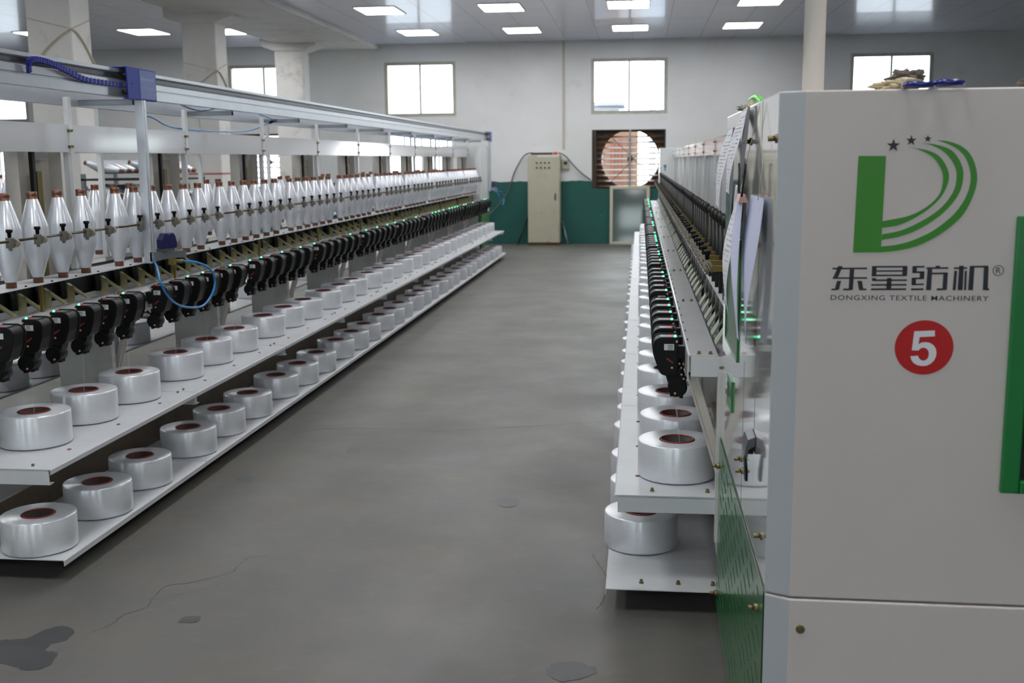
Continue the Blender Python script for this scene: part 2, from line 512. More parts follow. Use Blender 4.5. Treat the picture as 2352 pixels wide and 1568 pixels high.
def ribbon(pts, w):
    P = [(x + rnd.uniform(-.004, .004), y + rnd.uniform(-.004, .004)) for x, y in ((p.x, p.y) for p in smooth_pts([(x, y, 0) for x, y in pts], 7))]
    a, b = [], []
    for i, p in enumerate(P):
        q0, q1 = P[max(i - 1, 0)], P[min(i + 1, len(P) - 1)]
        d = Vector((q1[0] - q0[0], q1[1] - q0[1])).normalized()
        ww = w * rnd.uniform(0.5, 1.2) * (0.3 if i in (0, len(P) - 1) else 1)
        a.append((p[0] - d.y * ww, p[1] + d.x * ww)); b.append((p[0] + d.y * ww, p[1] - d.x * ww))
    v = [(x, y, 0.001) for x, y in a + b]; n = len(a)
    return MB().add(v, [(i, i + 1, n + i + 1, n + i) for i in range(n - 1)])
for pts, w in (([(-1.991, 3.612), (-1.945, 3.705), (-1.941, 3.786), (-1.889, 3.862), (-1.901, 3.947), (-1.898, 4.084), (-1.815, 4.129), (-1.693, 4.247), (-1.692, 4.323), (-1.673, 4.43), (-1.593, 4.453)], 0.0016),
               ([(-1.9, 3.925), (-1.827, 3.985), (-1.734, 4.066), (-1.648, 4.178)], 0.001),
               ([(-2.183, 6.609), (-1.993, 6.74), (-1.571, 6.773), (-1.252, 6.74), (-1.011, 6.817), (-0.739, 6.897), (-0.183, 7.084)], 0.0022),
               ([(-0.149, 4.004), (-0.127, 4.091), (-0.117, 4.319), (-0.169, 4.514), (-0.192, 4.618)], 0.0016)):
    link('crack', ribbon(pts, w).mesh('crack', crack_m), floor)

structure(link('ceiling', MB().box(XL, XR, YB, WY + 0.2, ZC, ZC + 0.15).mesh('ceiling', ceil_mat)))
WINX = [(-14.40, -12.93), (-8.46, -7.0), (-5.17, -3.74), (-0.968, 0.504), (4.055, 5.566)]
UP, LO = (2.617, 3.658), (1.118, 2.285)
w = MB()
xs = [XL] + [x for p in WINX for x in p] + [XR]
zs = [0, LO[0], LO[1], UP[0], UP[1], ZC]
for i in range(len(xs) - 1):
    for j in range(5):
        if i % 2 == 1 and j in (1, 3): continue
        w.box(xs[i], xs[i + 1], WY, WY + 0.24, zs[j], zs[j + 1])
structure(link('wall_far', w.mesh('wall_far', wall_mat)))
structure(link('wall_left', MB().box(XL - 0.2, XL, YB, WY + 0.2, 0, ZC).mesh('wall_left', wall_mat)))
structure(link('wall_right', MB().box(XR, XR + 0.2, YB, WY + 0.2, 0, ZC).mesh('wall_right', wall_mat)))
w = MB()  # openings added so unseen windows light the hall from behind
for i in range(len(xs) - 1):
    for j in range(5):
        if i % 2 == 1 and j in (1, 3): continue
        w.box(xs[i], xs[i + 1], YB - 0.24, YB, zs[j], zs[j + 1])
structure(link('wall_near', w.mesh('wall_near', wall_mat)))
# pilaster line on the far wall
structure(link('trim_1', MB().box(-1.56, -1.51, WY - 0.014, WY, 1.9, ZC).mesh('trim_1', mat('conduit_cover', (184, 180, 166), 0.6))))

COLUMNS = [(12.32, 'nearest the camera'), (16.72, 'in the middle of the row'), (21.12, 'nearest the far wall')]
for k, (y, where) in enumerate(COLUMNS):
    b = MB()
    b.box(-7.0, -6.46, y, y + 0.46, 0, 3.86)
    col = structure(link('column', b.mesh('column', concrete, bevel=0.015)))
    col['label'] = 'square white concrete column with a corbelled head, ' + where; col['category'] = 'column'
    h = MB().prism([(-7.0, 3.80), (-6.46, 3.80), (-6.16, 3.90), (-6.16, ZC), (-7.26, ZC), (-7.26, 3.90)], 'y', y - 0.05, y + 0.51)
    link('column_head', h.mesh('column_head', concrete, bevel=0.01), col)
    if k < 2:
        zz = 3.218 if k == 0 else 3.088
        xx = -6.452
        r = MB().tube(smooth_pts([(xx, y - .012, zz), (xx - .10, y - .014, zz - .05), (-6.72, y - .014, zz - .17), (-6.85, y - .014, zz - .30), (-7.0, y - .014, zz - .50)], 4), .011)
        r.tube(smooth_pts([(xx, y - .012, zz), (xx + .008, y + .10, zz - .03), (xx + .006, y + .30, zz - .17), (xx + .006, y + .47, zz - .35)], 4), .011)
        r.tube([(-7.005, y - .006, zz + .14), (xx, y - .006, zz + .005), (xx + .006, y + .47, zz + .16)], .004)
        t = link('rope', r.mesh('rope', rope_m)); tag(t, 'beige rope tied around the white column ' + where, 'rope')
    if k == 1:
        l = MB().box(-7.003, -6.457, y - 0.003, y + 0.463, 1.52, 1.545)
        link('painted_line', l.mesh('painted_line', redline), col)
bm_ = structure(link('beam', MB().box(-6.96, -5.28, YB, WY, 3.945, ZC + 0.02).mesh('beam', concrete)))
bm_['label'] = 'wide white concrete ceiling beam over the column row'

edge_m = mat('grimy_plaster_edge', (188, 185, 174), .8, vary=.2, vscale=7)
winm = mat('window_frame_grey', (172, 171, 160), .5, vary=.15, vscale=6)
def upper_window(n, x0, x1, y=WY, zr=UP):
    r = bpy.data.objects.new('window_%d' % n, None); C.objects.link(r); structure(r)
    r.location = (x0, y, zr[0])
    W, H = x1 - x0, zr[1] - zr[0]
    t = 0.045
    f = MB()
    f.box(0, t, -.01, 0.08, 0, H).box(W - t, W, -.01, 0.08, 0, H).box(t, W - t, -.01, 0.08, 0, t).box(t, W - t, -.01, 0.08, H - t, H)
    f.box(W / 2 - .02, W / 2 + .02, 0, 0.07, t, H - t)
    link('frame', f.mesh('frame', winm, bevel=0.004), r)
    for a, b in ((t, W / 2 - .02), (W / 2 + .02, W - t)):
        link('pane', MB().box(a, b, 0.03, 0.036, t, H - t).mesh('pane', glass), r)
    e = MB().box(-.022, 0, -.004, .0, -.028, H + .02).box(W, W + .022, -.004, 0, -.028, H + .02).box(0, W, -.004, 0, -.028, 0).box(0, W, -.004, 0, H, H + .02)
    link('plaster_edge', e.mesh('plaster_edge', edge_m), r)
for i, (a, b) in enumerate(WINX): upper_window(i + 1, a, b)
for i, (a, b) in enumerate(WINX): upper_window(i + 9, a, b, YB - .1); upper_window(i + 14, a, b, YB - .1, LO)  # unseen near wall windows, added to light the cabinet front

def lower_window(n, x0, x1):
    r = bpy.data.objects.new('window_%d' % n, None); C.objects.link(r); structure(r)
    r.location = (x0, WY, LO[0]); W, H = x1 - x0, LO[1] - LO[0]; t = 0.04
    f = MB().box(0, t, 0, .08, 0, H).box(W - t, W, 0, .08, 0, H).box(t, W - t, 0, .08, 0, t).box(t, W - t, 0, .08, H - t, H)
    for k in (1, 2, 3): f.box(W * k / 4 - .015, W * k / 4 + .015, 0.01, .07, t, H - t)
    f.box(t, W - t, 0.01, .07, H * .72, H * .72 + .03)
    link('frame', f.mesh('frame', wframe, bevel=0.004), r)
    link('pane', MB().box(t, W - t, 0.03, 0.036, t, H - t).mesh('pane', glass), r)
lower_window(6, *WINX[2]); lower_window(7, *WINX[0]); lower_window(8, *WINX[4])

def exhaust_fan(x0, x1, label):
    W, H = x1 - x0, LO[1] - LO[0]
    t = thing('exhaust_fan', label, 'exhaust fan', (x0, WY, LO[0]))
    n = 48; cx, cz, rr = W / 2 + .03, H / 2, 0.575
    ring = [(cx + rr * math.cos(2 * math.pi * i / n), cz + rr * math.sin(2 * math.pi * i / n)) for i in range(n)]
    def edge(i):
        a = 2 * math.pi * i / n; c, s = math.cos(a), math.sin(a)
        k = min((W - cx if c > 0 else cx) / max(abs(c), 1e-6), H / 2 / max(abs(s), 1e-6))
        return (cx + k * c, cz + k * s)
    out = [edge(i) for i in range(n)]
    b = MB(); v = []
    for y in (0.15, 0.20):
        v += [(x, y, z) for x, z in ring] + [(x, y, z) for x, z in out]
    f = []
    for i in range(n):
        j = (i + 1) % n
        f += [(i, j, n + j, n + i), (2 * n + i, 2 * n + j, 3 * n + j, 3 * n + i), (i, j, 2 * n + j, 2 * n + i)]
    b.add(v, f)
    link('casing', b.mesh('casing', rust), t)
    e = MB().box(0, 0.085, 0.0, 0.15, 0, H).box(W - .03, W, 0.0, .15, 0, H).box(0.085, W - .03, 0, .15, H - .02, H)
    e.prism([(W - .03, H - .02), (W - .30, H - .02), (W - .22, H - .12), (W - .10, H - .30), (W - .03, H - .34)], 'y', .11, .15)
    e.prism([(.085, H - .02), (.34, H - .02), (.24, H - .10), (.13, H - .22), (.085, H - .26)], 'y', .11, .15)
    link('edge_board', e.mesh('edge_board', mat('dark_rust', (52, 40, 30), .6, vary=.3, vscale=8)), t)
    s = MB()
    k = 11
    for i in range(k):
        z = 0.04 + (H - .07) * i / (k - 1)
        s.rbox((W / 2 + .03, 0.075, z), (W - .12, 0.075, 0.006), Matrix.Rotation(R(20 + (i * 5) % 7), 3, 'X'))
    link('louver', s.mesh('louver', slat_m), t)
    q = MB()
    q.bar((.30, .035, H - .06), (W - .05, .035, .03), .022, .012); q.bar((.36, .037, .10), (W - .22, .037, H - .16), .018, .010)
    q.cyl((cx, .03, cz), (cx, .11, cz), .055, 16)
    link('motor_brace', q.mesh('motor_brace', dark), t)
    link('mullion', MB().box(cx - .02, cx + .02, -.012, .03, 0, H).mesh('mullion', galv), t)
exhaust_fan(*WINX[3], 'rusty square exhaust fan with slatted louvers beside the cream metal cabinet')
exhaust_fan(*WINX[1], 'slatted exhaust fan in the far wall seen behind the left machine and columns')

# outside, seen through the openings
o = structure(link('outside_ground', MB().box(-60, 60, WY + .3, 90, -.35, -.25).mesh('outside_ground', ext_grey)))
o = structure(link('outside_building', MB().box(-.93, -.06, 28, 30, -.3, 2.45).mesh('outside_building', brick)))
red = MB()
for x in (-.70, -.52, -.28): red.box(x, x + .05, 27.94, 27.998, .9, 2.2)
link('downpipe', red.mesh('downpipe', mat('red_pipe_paint', (110, 50, 42), .5)), o)
o = structure(link('outside_building', MB().box(-1.5, -.62, 31, 33, -.3, 3.15).box(-1.55, -.45, 30.9, 33.1, 3.15, 3.25).mesh('outside_shed', ext_grey)))
o = structure(link('outside_building', MB().box(0.28, .46, 34, 36, -.3, 7).box(.62, .80, 35, 36, -.3, 5.2).mesh('outside_tower', mat('bright_render', (196, 202, 214), .8))))

# ceiling lights
def light_meshes():
    W, L_ = 0.63, 0.84
    fr = MB().box(-W / 2 - .015, W / 2 + .015, -L_ / 2 - .015, -L_ / 2 + .005, -.012, 0).box(-W / 2 - .015, W / 2 + .015, L_ / 2 - .005, L_ / 2 + .015, -.012, 0)
    fr.box(-W / 2 - .015, -W / 2 + .005, -L_ / 2 + .005, L_ / 2 - .005, -.012, 0).box(W / 2 - .005, W / 2 + .015, -L_ / 2 + .005, L_ / 2 - .005, -.012, 0)
    df = MB().box(-W / 2 + .005, W / 2 - .005, -L_ / 2 + .005, L_ / 2 - .005, -.008, -.001)
    return fr.mesh('light_frame', wframe), df.mesh('light_diffuser', glow_m)
lf, ld = light_meshes()
rows = [(20.55, 'far'), (17.5, 'second'), (14.45, ''), (11.4, ''), (8.35, ''), (5.3, ''), (2.25, ''), (-3.85, '')]  # rows past the second are unseen; last one added to light the cabinet
cols = [(-4.07, 'above the left machine'), (-2.15, 'left of the aisle'), (-0.2, 'over the aisle'), (1.78, 'right of the aisle')]
for k, (y, rn) in enumerate(rows):
    for x, cn in cols:
        if (y == 5.3 and x == -0.2) or (y in (14.45, 11.4) and x == 1.78) or (y == 8.35 and x == -0.2): continue  # unseen lamps left out to dim the floor and right side
        lab = 'bright panel ceiling light %s, in the %s from the far wall' % (cn, 'row nearest' if k == 0 else nth(round((23.6 - y) / 3.05)) + ' row')
        t = thing('ceiling_light', lab.replace('nearest from', 'nearest'), 'ceiling light', (x, y, ZC), group='ceiling panel lights')
        link('light_frame', lf, t); link('light_diffuser', ld, t)
for y in (19.5, 13.4, 10.35, 7.3):  # unseen lamps added to brighten the columns and left side of the hall
    for x, cn in ((-10.8, 'second'), (-8.85, 'first')):
        if y == 19.5 and x > -10: continue
        t = thing('ceiling_light', 'added unseen panel ceiling light beyond the columns, %s line, %.0f metres from the far wall' % (cn, WY - y), 'ceiling light', (x, y, ZC), group='ceiling panel lights')
        link('light_frame', lf, t); link('light_diffuser', ld, t)
for x, y, lab in ((-8.85, 19.5, 'bright panel ceiling light between the nearest and middle concrete columns'),
                  (-7.30, 19.75, 'bright panel ceiling light beside the column nearest the far wall')):
    t = thing('ceiling_light', lab, 'ceiling light', (x, y, ZC), group='ceiling panel lights')
    link('light_frame', lf, t); link('light_diffuser', ld, t)
# ------------------------------------------------------------------ the two twisting machines
# machine space: u = out from the machine's middle towards the aisle, v = along it from the near end, z up
S, NS = 1.515, 10
PITCH_S = 0.229

LIT = {1: [1, 2, 3, 5, 8, 9, 11, 12, 13, 15, 17, 18, 23, 25, 27, 29, 30, 32, 35, 39, 40, 41, 42, 44, 45, 46, 47, 49, 50, 53, 58, 59],
       -1: [0, 2, 3, 4, 5, 6, 9, 10, 13, 15, 16, 18, 20, 21, 22, 23, 24, 29, 30, 31, 36, 38, 41, 47, 50, 53, 55, 59]}
LEFT = dict(s=1, xc=-3.08, y0=4.067, lo_u=.7525, lo_z=.10, up_u=.725, up_z=.483, bu=.385, bz=1.012, o=.16, ou=.015,
            plate_u=.31, plate_z=1.147, sp_u=.25, cl_u=.335, cl_z=1.368, pan_u=.10, pan_z=(1.762, 1.905))
RIGHT = dict(s=-1, xc=.548, y0=3.97, lo_u=.663, up_u=.631, lo_z=.10, up_z=.468, bu=.37, bz=1.0, o=.235, ou=0.0,
             plate_u=.225, plate_z=1.142, sp_u=.208, cl_u=.289, cl_z=1.302, pan_u=-.01, pan_z=(1.725, 1.853))

def build_machine(M, root):
    s = M['s']; B = lambda: MB(sx=s)
    near = lambda k: k == 0
    sv = [M['o'] + PITCH_S * i for i in range(6)]
    lu, lz, uu, uz, bu, bz = M['lo_u'], M['lo_z'], M['up_u'], M['up_z'], M['bu'], M['bz']
    # ---- shelves, one sheet per section
    def shelf(u1, z, width, lip, holes):
        b = B(); g = .003; u0 = u1 - width
        b.prism([(u0, z), (u1 - .004, z), (u1, z - .004), (u1, z - lip), (u1 - .003, z - lip), (u1 - .003, z - .007), (u1 - .006, z - .004), (u0, z - .004)], 'y', g, S - g)
        return b.mesh('shelf', shelf_m)
    lo_me = shelf(lu, lz, .46, .026, 0); up_me = shelf(uu, uz, .45, .022, 0)
    brk = B().box(uu - .46, uu - .012, 0.006, .010, uz - .068, uz - .005).box(uu - .46, uu - .012, .010, .045, uz - .068, uz - .064)
    brk_me = brk.mesh('shelf_bracket', shelf_m, bevel=.002)
    brk2 = B().box(uu - .46, uu - .012, S - .010, S - .006, uz - .068, uz - .005).mesh('shelf_bracket', shelf_m, bevel=.0015)
    bt = B()
    for u in (uu - .14, uu - .345):
        for v in ((.06,) if True else ()):
            bt.cyl((u, v, uz), (u, v, uz + .004), .0085, 12); bt.cyl((u, v, uz + .004), (u, v, uz + .013), .0065, 6, smooth=False)
    bolts_near = bt.mesh('shelf_bolt', bolt_m)
    bt2 = B()
    for v in (.045, S - .03):
        u = uu - .10; bt2.cyl((u, v, uz), (u, v, uz + .010), .006, 6, smooth=False)
    bolts_mid = bt2.mesh('shelf_bolt', bluebolt)
    lb = B()
    for u in (lu - .135, lu - .275, lu - .405):
        lb.cyl((u, .07, lz), (u, .07, lz + .004), .009, 12); lb.cyl((u, .07, lz + .004), (u, .07, lz + .014), .007, 6, smooth=False)
    lbolts = lb.mesh('shelf_bolt', bolt_m)
    eye = B().lathe([(.0085, 0), (.0085, .003), (.0045, .003), (.0045, 0)], 16, closed=True).mesh('thread_eyelet', purple)
    offs = sv[1::2] if s == 1 else sv[0::2]
    for k in range(NS):
        a = link('lower_shelf', lo_me, root, (0, k * S, 0))
        if near(k) and s == -1: link('shelf_bolt', lbolts, a)
        a = link('upper_shelf', up_me, root, (0, k * S, 0))
        link('shelf_bracket', brk_me, a); link('shelf_bracket', brk2, a)
        link('shelf_bolt', bolts_near if near(k) and s == -1 else bolts_mid, a)
        for v in offs:
            link('thread_eyelet', eye, a, (s * (uu - .085), v + (-.08 if s == 1 else .02), uz))
    # ---- base, rails, frames
    b = B()
    for k in range(NS + 1):
        v = k * S if k else .38
        b.box(.05, lu - .12, v - .03, v + .03, 0, lz - .028)
    b.box(lu - .40, lu - .34, 0.30, NS * S, 0.03, lz - .006).box(lu - .145, lu - .115, .30, NS * S, .03, lz - .006)
    link('base_channel', b.mesh('base_channel', dark), root)
    b = B().box(lu - .478, lu - .462, 0.0, NS * S, lz - .02, lz + .13)
    link('back_rail', b.mesh('back_rail', brown), root)
    b = B().box(uu - .475, uu - .452, 0.0, NS * S, uz - .06, uz + .03)
    link('back_rail', b.mesh('back_rail', brown), root)
    leg_me = B().prism([(-.05, 0.0), (.22, 0.0), (.26, .30), (.26, .94), (-.05, .94)], 'y', -.004, .004).box(.235, .262, -.02, .02, .30, .94).mesh('frame_plate', legm)
    st = B().bar((.345, .055, .915), (.17, .055, .34), .030, .030, up=(0, 1, 0)); st.bar((.366, .055, .915), (.191, .055, .34), .012, .010, up=(0, 1, 0))
    st_me = st.mesh('strut', beige, bevel=.003)
    for k in range(NS + 1):
        v = k * S
        f = link('frame_plate', leg_me, root, (0, v + (.006 if k == 0 else 0), 0))
        if k < NS: link('strut', st_me, root, (0, v, 0))
    # ---- tension beam: folded channel with bolts, pins
    w_ = .150 if s == 1 else .108
    bb = B().prism([(bu - w_, bz - .004), (bu - w_, bz), (bu - .007, bz), (bu - .002, bz - .002), (bu, bz - .007), (bu, bz - .098), (bu - .004, bz - .098), (bu - .004, bz - .008), (bu - .008, bz - .004)], 'y', .001, S - .001)
    beam_me = bb.mesh('tension_beam', beam_m)
    q = B()
    for v in (.022, S - .03) if s == 1 else (.022,):
        for u in ((bu - .041, bu - .082) if s == -1 else (bu - .055, bu - .075)):
            q.cyl((u, v, bz), (u, v, bz + .003), .0085, 12); q.cyl((u, v, bz + .003), (u, v, bz + .011), .0062, 6, smooth=False)
    bolt_me = q.mesh('beam_bolt', bolt_m)
    q = B()
    for v in sv: q.cyl((bu - .013, v + .10, bz), (bu - .013, v + .10, bz + .008), .004, 8, r1=.0015)
    pin_me = q.mesh('yarn_pin', bluebolt)
    for k in range(NS):
        a = link('tension_beam', beam_me, root, (0, k * S, 0))
        link('beam_bolt', bolt_me, a); link('yarn_pin', pin_me, a)
    e = B().box(bu - .20, bu - .012, -.004, 0.0, bz - .08, bz - .005).box(bu - .20, bu - .016, 0, .04, bz - .08, bz - .077)
    ep = link('end_bracket', e.mesh('end_bracket', shelf_m, bevel=.002), root)
    link('slot_hole', B().prism([(bu - .123 + .007 * math.cos(t) + (.004 if math.cos(t) > 0 else -.004), bz - .045 + .0055 * math.sin(t)) for t in [2 * math.pi * i / 20 for i in range(20)]], 'y', -.0048, -.004).mesh('slot_hole', brown), ep)
    # ---- dark boxes standing for the shaded cavity under the plate, and bolsters
    ru = .095 if s == 1 else .17
    b = B().box(-.17, ru, .0, NS * S, bz + .005, bz + .10).box(-.05, ru, .0, NS * S, bz - .06, bz - .004)
    ib = B().box(ru + .005, bu - w_ - .006, .004, NS * S, bz - .04, bz - .034).box(ru + .005, ru + .011, .004, NS * S, bz - .034, bz + .0)
    link('inner_beam', ib.mesh('inner_beam', beam_m), root)
    link('cavity_shade_box', b.mesh('cavity_shade_box', dark), root)
    pz, pu = M['plate_z'], M['plate_u']
    pl_me = B().box(.12, pu, .004, S - .004, pz - .003, pz).mesh('spindle_plate', shelf_m)
    q = B()
    for v in sv:
        for dv in (.045, .075) if s == -1 else (.05,):
            q.cyl((pu - .02, v + dv, pz), (pu - .02, v + dv, pz + .006), .0055, 6, smooth=False)
    pb_me = q.mesh('plate_screw', ink)
    pp_me = B().box(pu - .035, pu - .02, .8, .815, bz - .004, pz - .003).mesh('plate_post', olive)
    for k in range(NS):
        a = link('spindle_plate', pl_me, root, (0, k * S, 0)); link('plate_screw', pb_me, a)
        link('plate_post', pp_me, root, (0, k * S, 0))
    bo_u = M['sp_u'] - (.135 if s == 1 else 0)
    bo_me = B().cyl((bo_u, 0, bz + .0), (bo_u, 0, pz - .003), .020, 16).mesh('bolster', dark)
    # ---- yellow plated yarn brackets
    w = .030 if s == 1 else .105
    b = B()
    (tu, tz), (eu, ez) = ((.125, bz + .078), (.236, bz + .003)) if s == 1 else ((.195, bz + .100), (.256, bz + .002))
    b.box(tu, tu + (.042 if s == 1 else .02), 0, .003, bz - .034, tz - .012)
    b.prism([(tu - .002, tz - .012), (tu - .002, tz), (tu + .004, tz), (eu, ez), (eu - .004, ez - .005), (tu + .036, tz - .036 if s == 1 else tz - .07)], 'y', 0, .003)
    b.prism([(tu, tz - .003), (tu, tz), (eu, ez), (eu, ez - .003)], 'y', 0, w)
    yb_me = b.mesh('yarn_bracket', zinc if s == 1 else zinc_g)
    # ---- tension head
    du = lambda x: bu + x + M['ou']
    hz = bz
    y0_, y1_ = -.012, .075
    arc = [(.123 - .034 + .034 * math.cos(R(a)), .027 - .034 + .034 * math.sin(R(a))) for a in range(90, -1, -15)]
    body = [(.028, .027)] + arc + [(.116, -.055), (.098, -.105), (.088, -.117), (.074, -.122), (.05, -.122), (.028, -.118)]
    h = B().prism([(du(a), hz + c) for a, c in body], 'y', y0_, y1_)
    fl = [(.024, .031)] + [(.127 - .036 + .036 * math.cos(R(a)), .031 - .036 + .036 * math.sin(R(a))) for a in range(90, -1, -15)] + [(.120, -.056), (.100, -.11), (.024, -.11)]
    h.prism([(du(a), hz + c) for a, c in fl], 'y', y1_, y1_ + .008)
    h.box(du(-.004 - M['ou']), du(.03), .01, .05, hz - .06, hz - .01)                # fixing block on the beam
    h.prism([(du(a), hz + c) for a, c in ((.014, -.10), (.078, -.105), (.064, -.15), (.004, -.15))], 'y', 0.0, .06)
    h.box(du(-.006), du(.012), .01, .03, hz - .075, hz - .05)
    head_me = h.mesh('tension_head', black, bevel=.003)
    wh = B().cyl((du(.026), -.004, hz - .169), (du(.026), .064, hz - .169), .037, 24)
    wh.cyl((du(.026), -.008, hz - .169), (du(.026), -.004, hz - .169), .031, 24)
    wh.box(du(.004), du(.018), .01, .05, hz - .214, hz - .20).box(du(.03), du(.055), .01, .05, hz - .207, hz - .19)
    wh.bar((du(.0), .03, hz - .145), (du(-.02), .03, hz - .115), .01, .008, up=(0, 1, 0))
    wh_me = wh.mesh('yarn_wheel', black, bevel=.0012)
    cr = B()
    for (a, c) in ((.036, -.190), (.049, -.09), (.032, .012)):
        cr.cyl((du(a), -.0145, hz + c), (du(a), -.006, hz + c), .0045, 10)
    cr.cyl((du(.036), .028, hz - .213), (du(.036), .028, hz - .203), .007, 10)
    for (a, c) in ((.012, -.118), (.004, -.135)): cr.cyl((du(a), -.004, hz + c), (du(a), .002, hz + c), .004, 8)
    cr_me = cr.mesh('thread_guide', ceramic)
    # display strip: black, blue-grey, red; lamp at its inner end
    d = B()
    def strip(a0, a1, y0, y1, mi, up):
        d.box(du(a0), du(a1), y0, y1, hz + .027, hz + .0276 + up, mi)
    strip(.030, .094, y0_ + .004, .062, 0, 0); strip(.046, .064, y0_ + .010, .050, 1, .0004); strip(.064, .092, y0_ + .010, .050, 2, .0004)
    ds_me = d.mesh('display_strip', [blackg, disp_red, disp_blue])
    lamp = B().lathe([(0, .0052), (.003, .0046), (.005, .0022), (.0055, -.002)], 12)
    on_me = lamp.mesh('status_light', led_on); off_me = lamp.mesh('status_light', led_off)
    k_ = B().box(du(.042), du(.080), y0_ - .0008, y0_, hz - .022, hz + .002)
    for zz in (.0, -.005, -.010, -.016):
        k_.box(du(.046), du(.066), y0_ - .0012, y0_ - .0008, hz + zz - .0035, hz + zz - .0015, 1)
    sk_me = k_.mesh('maker_label', [sticker, ink])
    mk = B().prism([(du(.045), hz - .075), (du(.070), hz - .058), (du(.070), hz - .050), (du(.045), hz - .067)], 'y', y0_ - .0008, y0_)
    mk_me = mk.mesh('red_mark', dred)
    # ---- guide rod with clamps
    cu, cz = M['cl_u'], M['cl_z']
    fv = 1 if s == 1 else -1
    c = B().box(cu - .012, cu + .012, -.016, .016, cz - .030, cz + .016)
    c.box(cu - .006, cu + .006, -.007, .007, cz - .042, cz - .030)
    cl_me = c.mesh('yarn_clamp', clampm, bevel=.002)
    kn = B().lathe([(0, cz + .052), (.012, cz + .052), (.0145, cz + .049), (.0145, cz + .040), (.009, cz + .036), (.0075, cz + .014), (0, cz + .014)], 16, c=(cu, 0, 0))
    kn_me = kn.mesh('clamp_knob', black)
    gw = B().cyl((0, -.007, 0), (0, .007, 0), .0175, 24)
    gw.cyl((0, -.0085, 0), (0, -.0068, 0), .006, 12, 1).cyl((0, .0068, 0), (0, .03 if s == -1 else -.03, 0), .005, 10)
    gw_me = gw.mesh('guide_wheel', [wheel_m, ink])
    rod_me = B().cyl((cu, .02, cz), (cu, S - .005, cz), .0062, 10).mesh('guide_rod', rodm)
    for k in range(NS): link('guide_rod', rod_me, root, (0, k * S, 0))
    bar_me = B().box(-.0, cu - .013, -.011, .011, cz - .030, cz - .008).mesh('traverse_bar', olive) if s == -1 else None
    spi = B().cyl((M['sp_u'], 0, pz), (M['sp_u'], 0, pz + .29), .0085, 12)
    spi.lathe([(0, .335), (.012, .333), (.017, .322), (.017, .305), (.010, .296), (.010, .285), (0, .285)], 14, c=(M['sp_u'], 0, pz))
    spi_me = spi.mesh('spindle', dark)
    for k in range(NS):
        for i, v in enumerate(sv):
            n = k * 6 + i; vv = k * S + v
            hd = link('tension_head', head_me, root, (0, vv, 0))
            link('yarn_wheel', wh_me, hd); link('thread_guide', cr_me, hd)
            link('display_strip', ds_me, hd)
            link('status_light', on_me if n in LIT[s] else off_me, hd, (s * du(.038), .010, hz + .0290))
            link('maker_label', sk_me, hd); link('red_mark', mk_me, hd)
            link('bolster', bo_me, root, (0, vv, 0))
            link('yarn_bracket', yb_me, root, (0, vv + (.02 if s == 1 else -.02), 0))
            cv = vv + (.105 if s == 1 else .07)
            cl = link('yarn_clamp', cl_me, root, (0, cv, 0))
            link('clamp_knob', kn_me, cl)
            link('guide_wheel', gw_me, cl, (s * (cu + (.006 if s == 1 else 0)), fv * .034 if s == 1 else -.030, cz - (.010 if s == 1 else .004)))
            if s == -1:
                link('traverse_bar', bar_me, root, (0, cv, 0)); link('spindle', spi_me, root, (0, vv, 0))
    # ---- upper works
    pa, (p0, p1) = M['pan_u'], M['pan_z']
    pan_me = B().box(pa - .002, pa, .012, S - .004, p0, p1).box(pa - .022, pa - .002, .012, S - .004, p1 - .002, p1).mesh('top_panel', panel_m)
    pan2 = B().box(-pa - .022, -pa - .02, .012, S - .004, p0, p1).mesh('top_panel', panel_m)
    top = 2.046 if s == 1 else p1
    po = B().box(pa - .034, pa - .003, -.016, .016, pz, p0).box(pa - .020, pa + .006, -.006, .030, p0 - .01, top)
    po_me = po.mesh('post', white, bevel=.002)
    po2 = B().box(-pa - .03, -pa - .003, -.014, .014, pz, top).mesh('post', white)
    q = B()
    for z in (p0 + .03, p1 - .03):
        for v in (-.012, .012): q.cyl((pa, v, z), (pa + .014, v, z), .007, 8)
    pbolt = q.mesh('post_bolt', bolt_m)
    if s == 1:
        hv0, hv1 = S - .44, S - .03
        hb = B().box(-.012, -.008, hv0, hv1, 1.10, p0 + .05).box(-.012, pa - .04, hv0, hv0 + .003, 1.10, p0 + .05).box(-.012, pa - .04, hv1 - .003, hv1, 1.10, p0 + .05)
        rk = B().box(.03, .05, hv0 + .15, hv0 + .175, 1.10, p0 + .05).mesh('lift_rack', dark)
        br = B().box(.035, .05, hv0 + .185, hv0 + .23, 1.10, 1.665).mesh('brass_bar', olive)
        tb = B().box(.0, .03, hv0 + .03, hv0 + .11, p0 - .04, p0 + .05).box(.0, .03, hv0 + .25, hv0 + .33, p0 - .04, p0 + .05).mesh('hanger_bracket', legm)
    else:
        hv0, hv1 = .03, S - .03
        hb = B().box(-.012 + pa - .05, pa - .05, hv0, hv1, 1.10, p0 + .05)
        rk = None
        br = B().cyl((pa - .052, S * .3, 1.50), (pa - .03, S * .3, 1.50), .014, 12).mesh('panel_knob', olive)
    hb_me = hb.mesh('lift_housing', beige if s == 1 else greyp)
    for k in range(NS + 1):
        p = link('post', po_me, root, (0, k * S, 0)); link('post_bolt', pbolt, p)
        if k == NS: break
        link('top_panel', pan_me, root, (0, k * S, 0))
        if s == 1:
            link('top_panel', pan2, root, (0, k * S, 0)); link('post', po2, root, (0, k * S + .75, 0))
        a = link('lift_housing', hb_me, root, (0, k * S, 0))
        if rk: link('lift_rack', rk, a); link('brass_bar', br, a); link('hanger_bracket', tb, a)
        else: link('panel_knob', br, a)
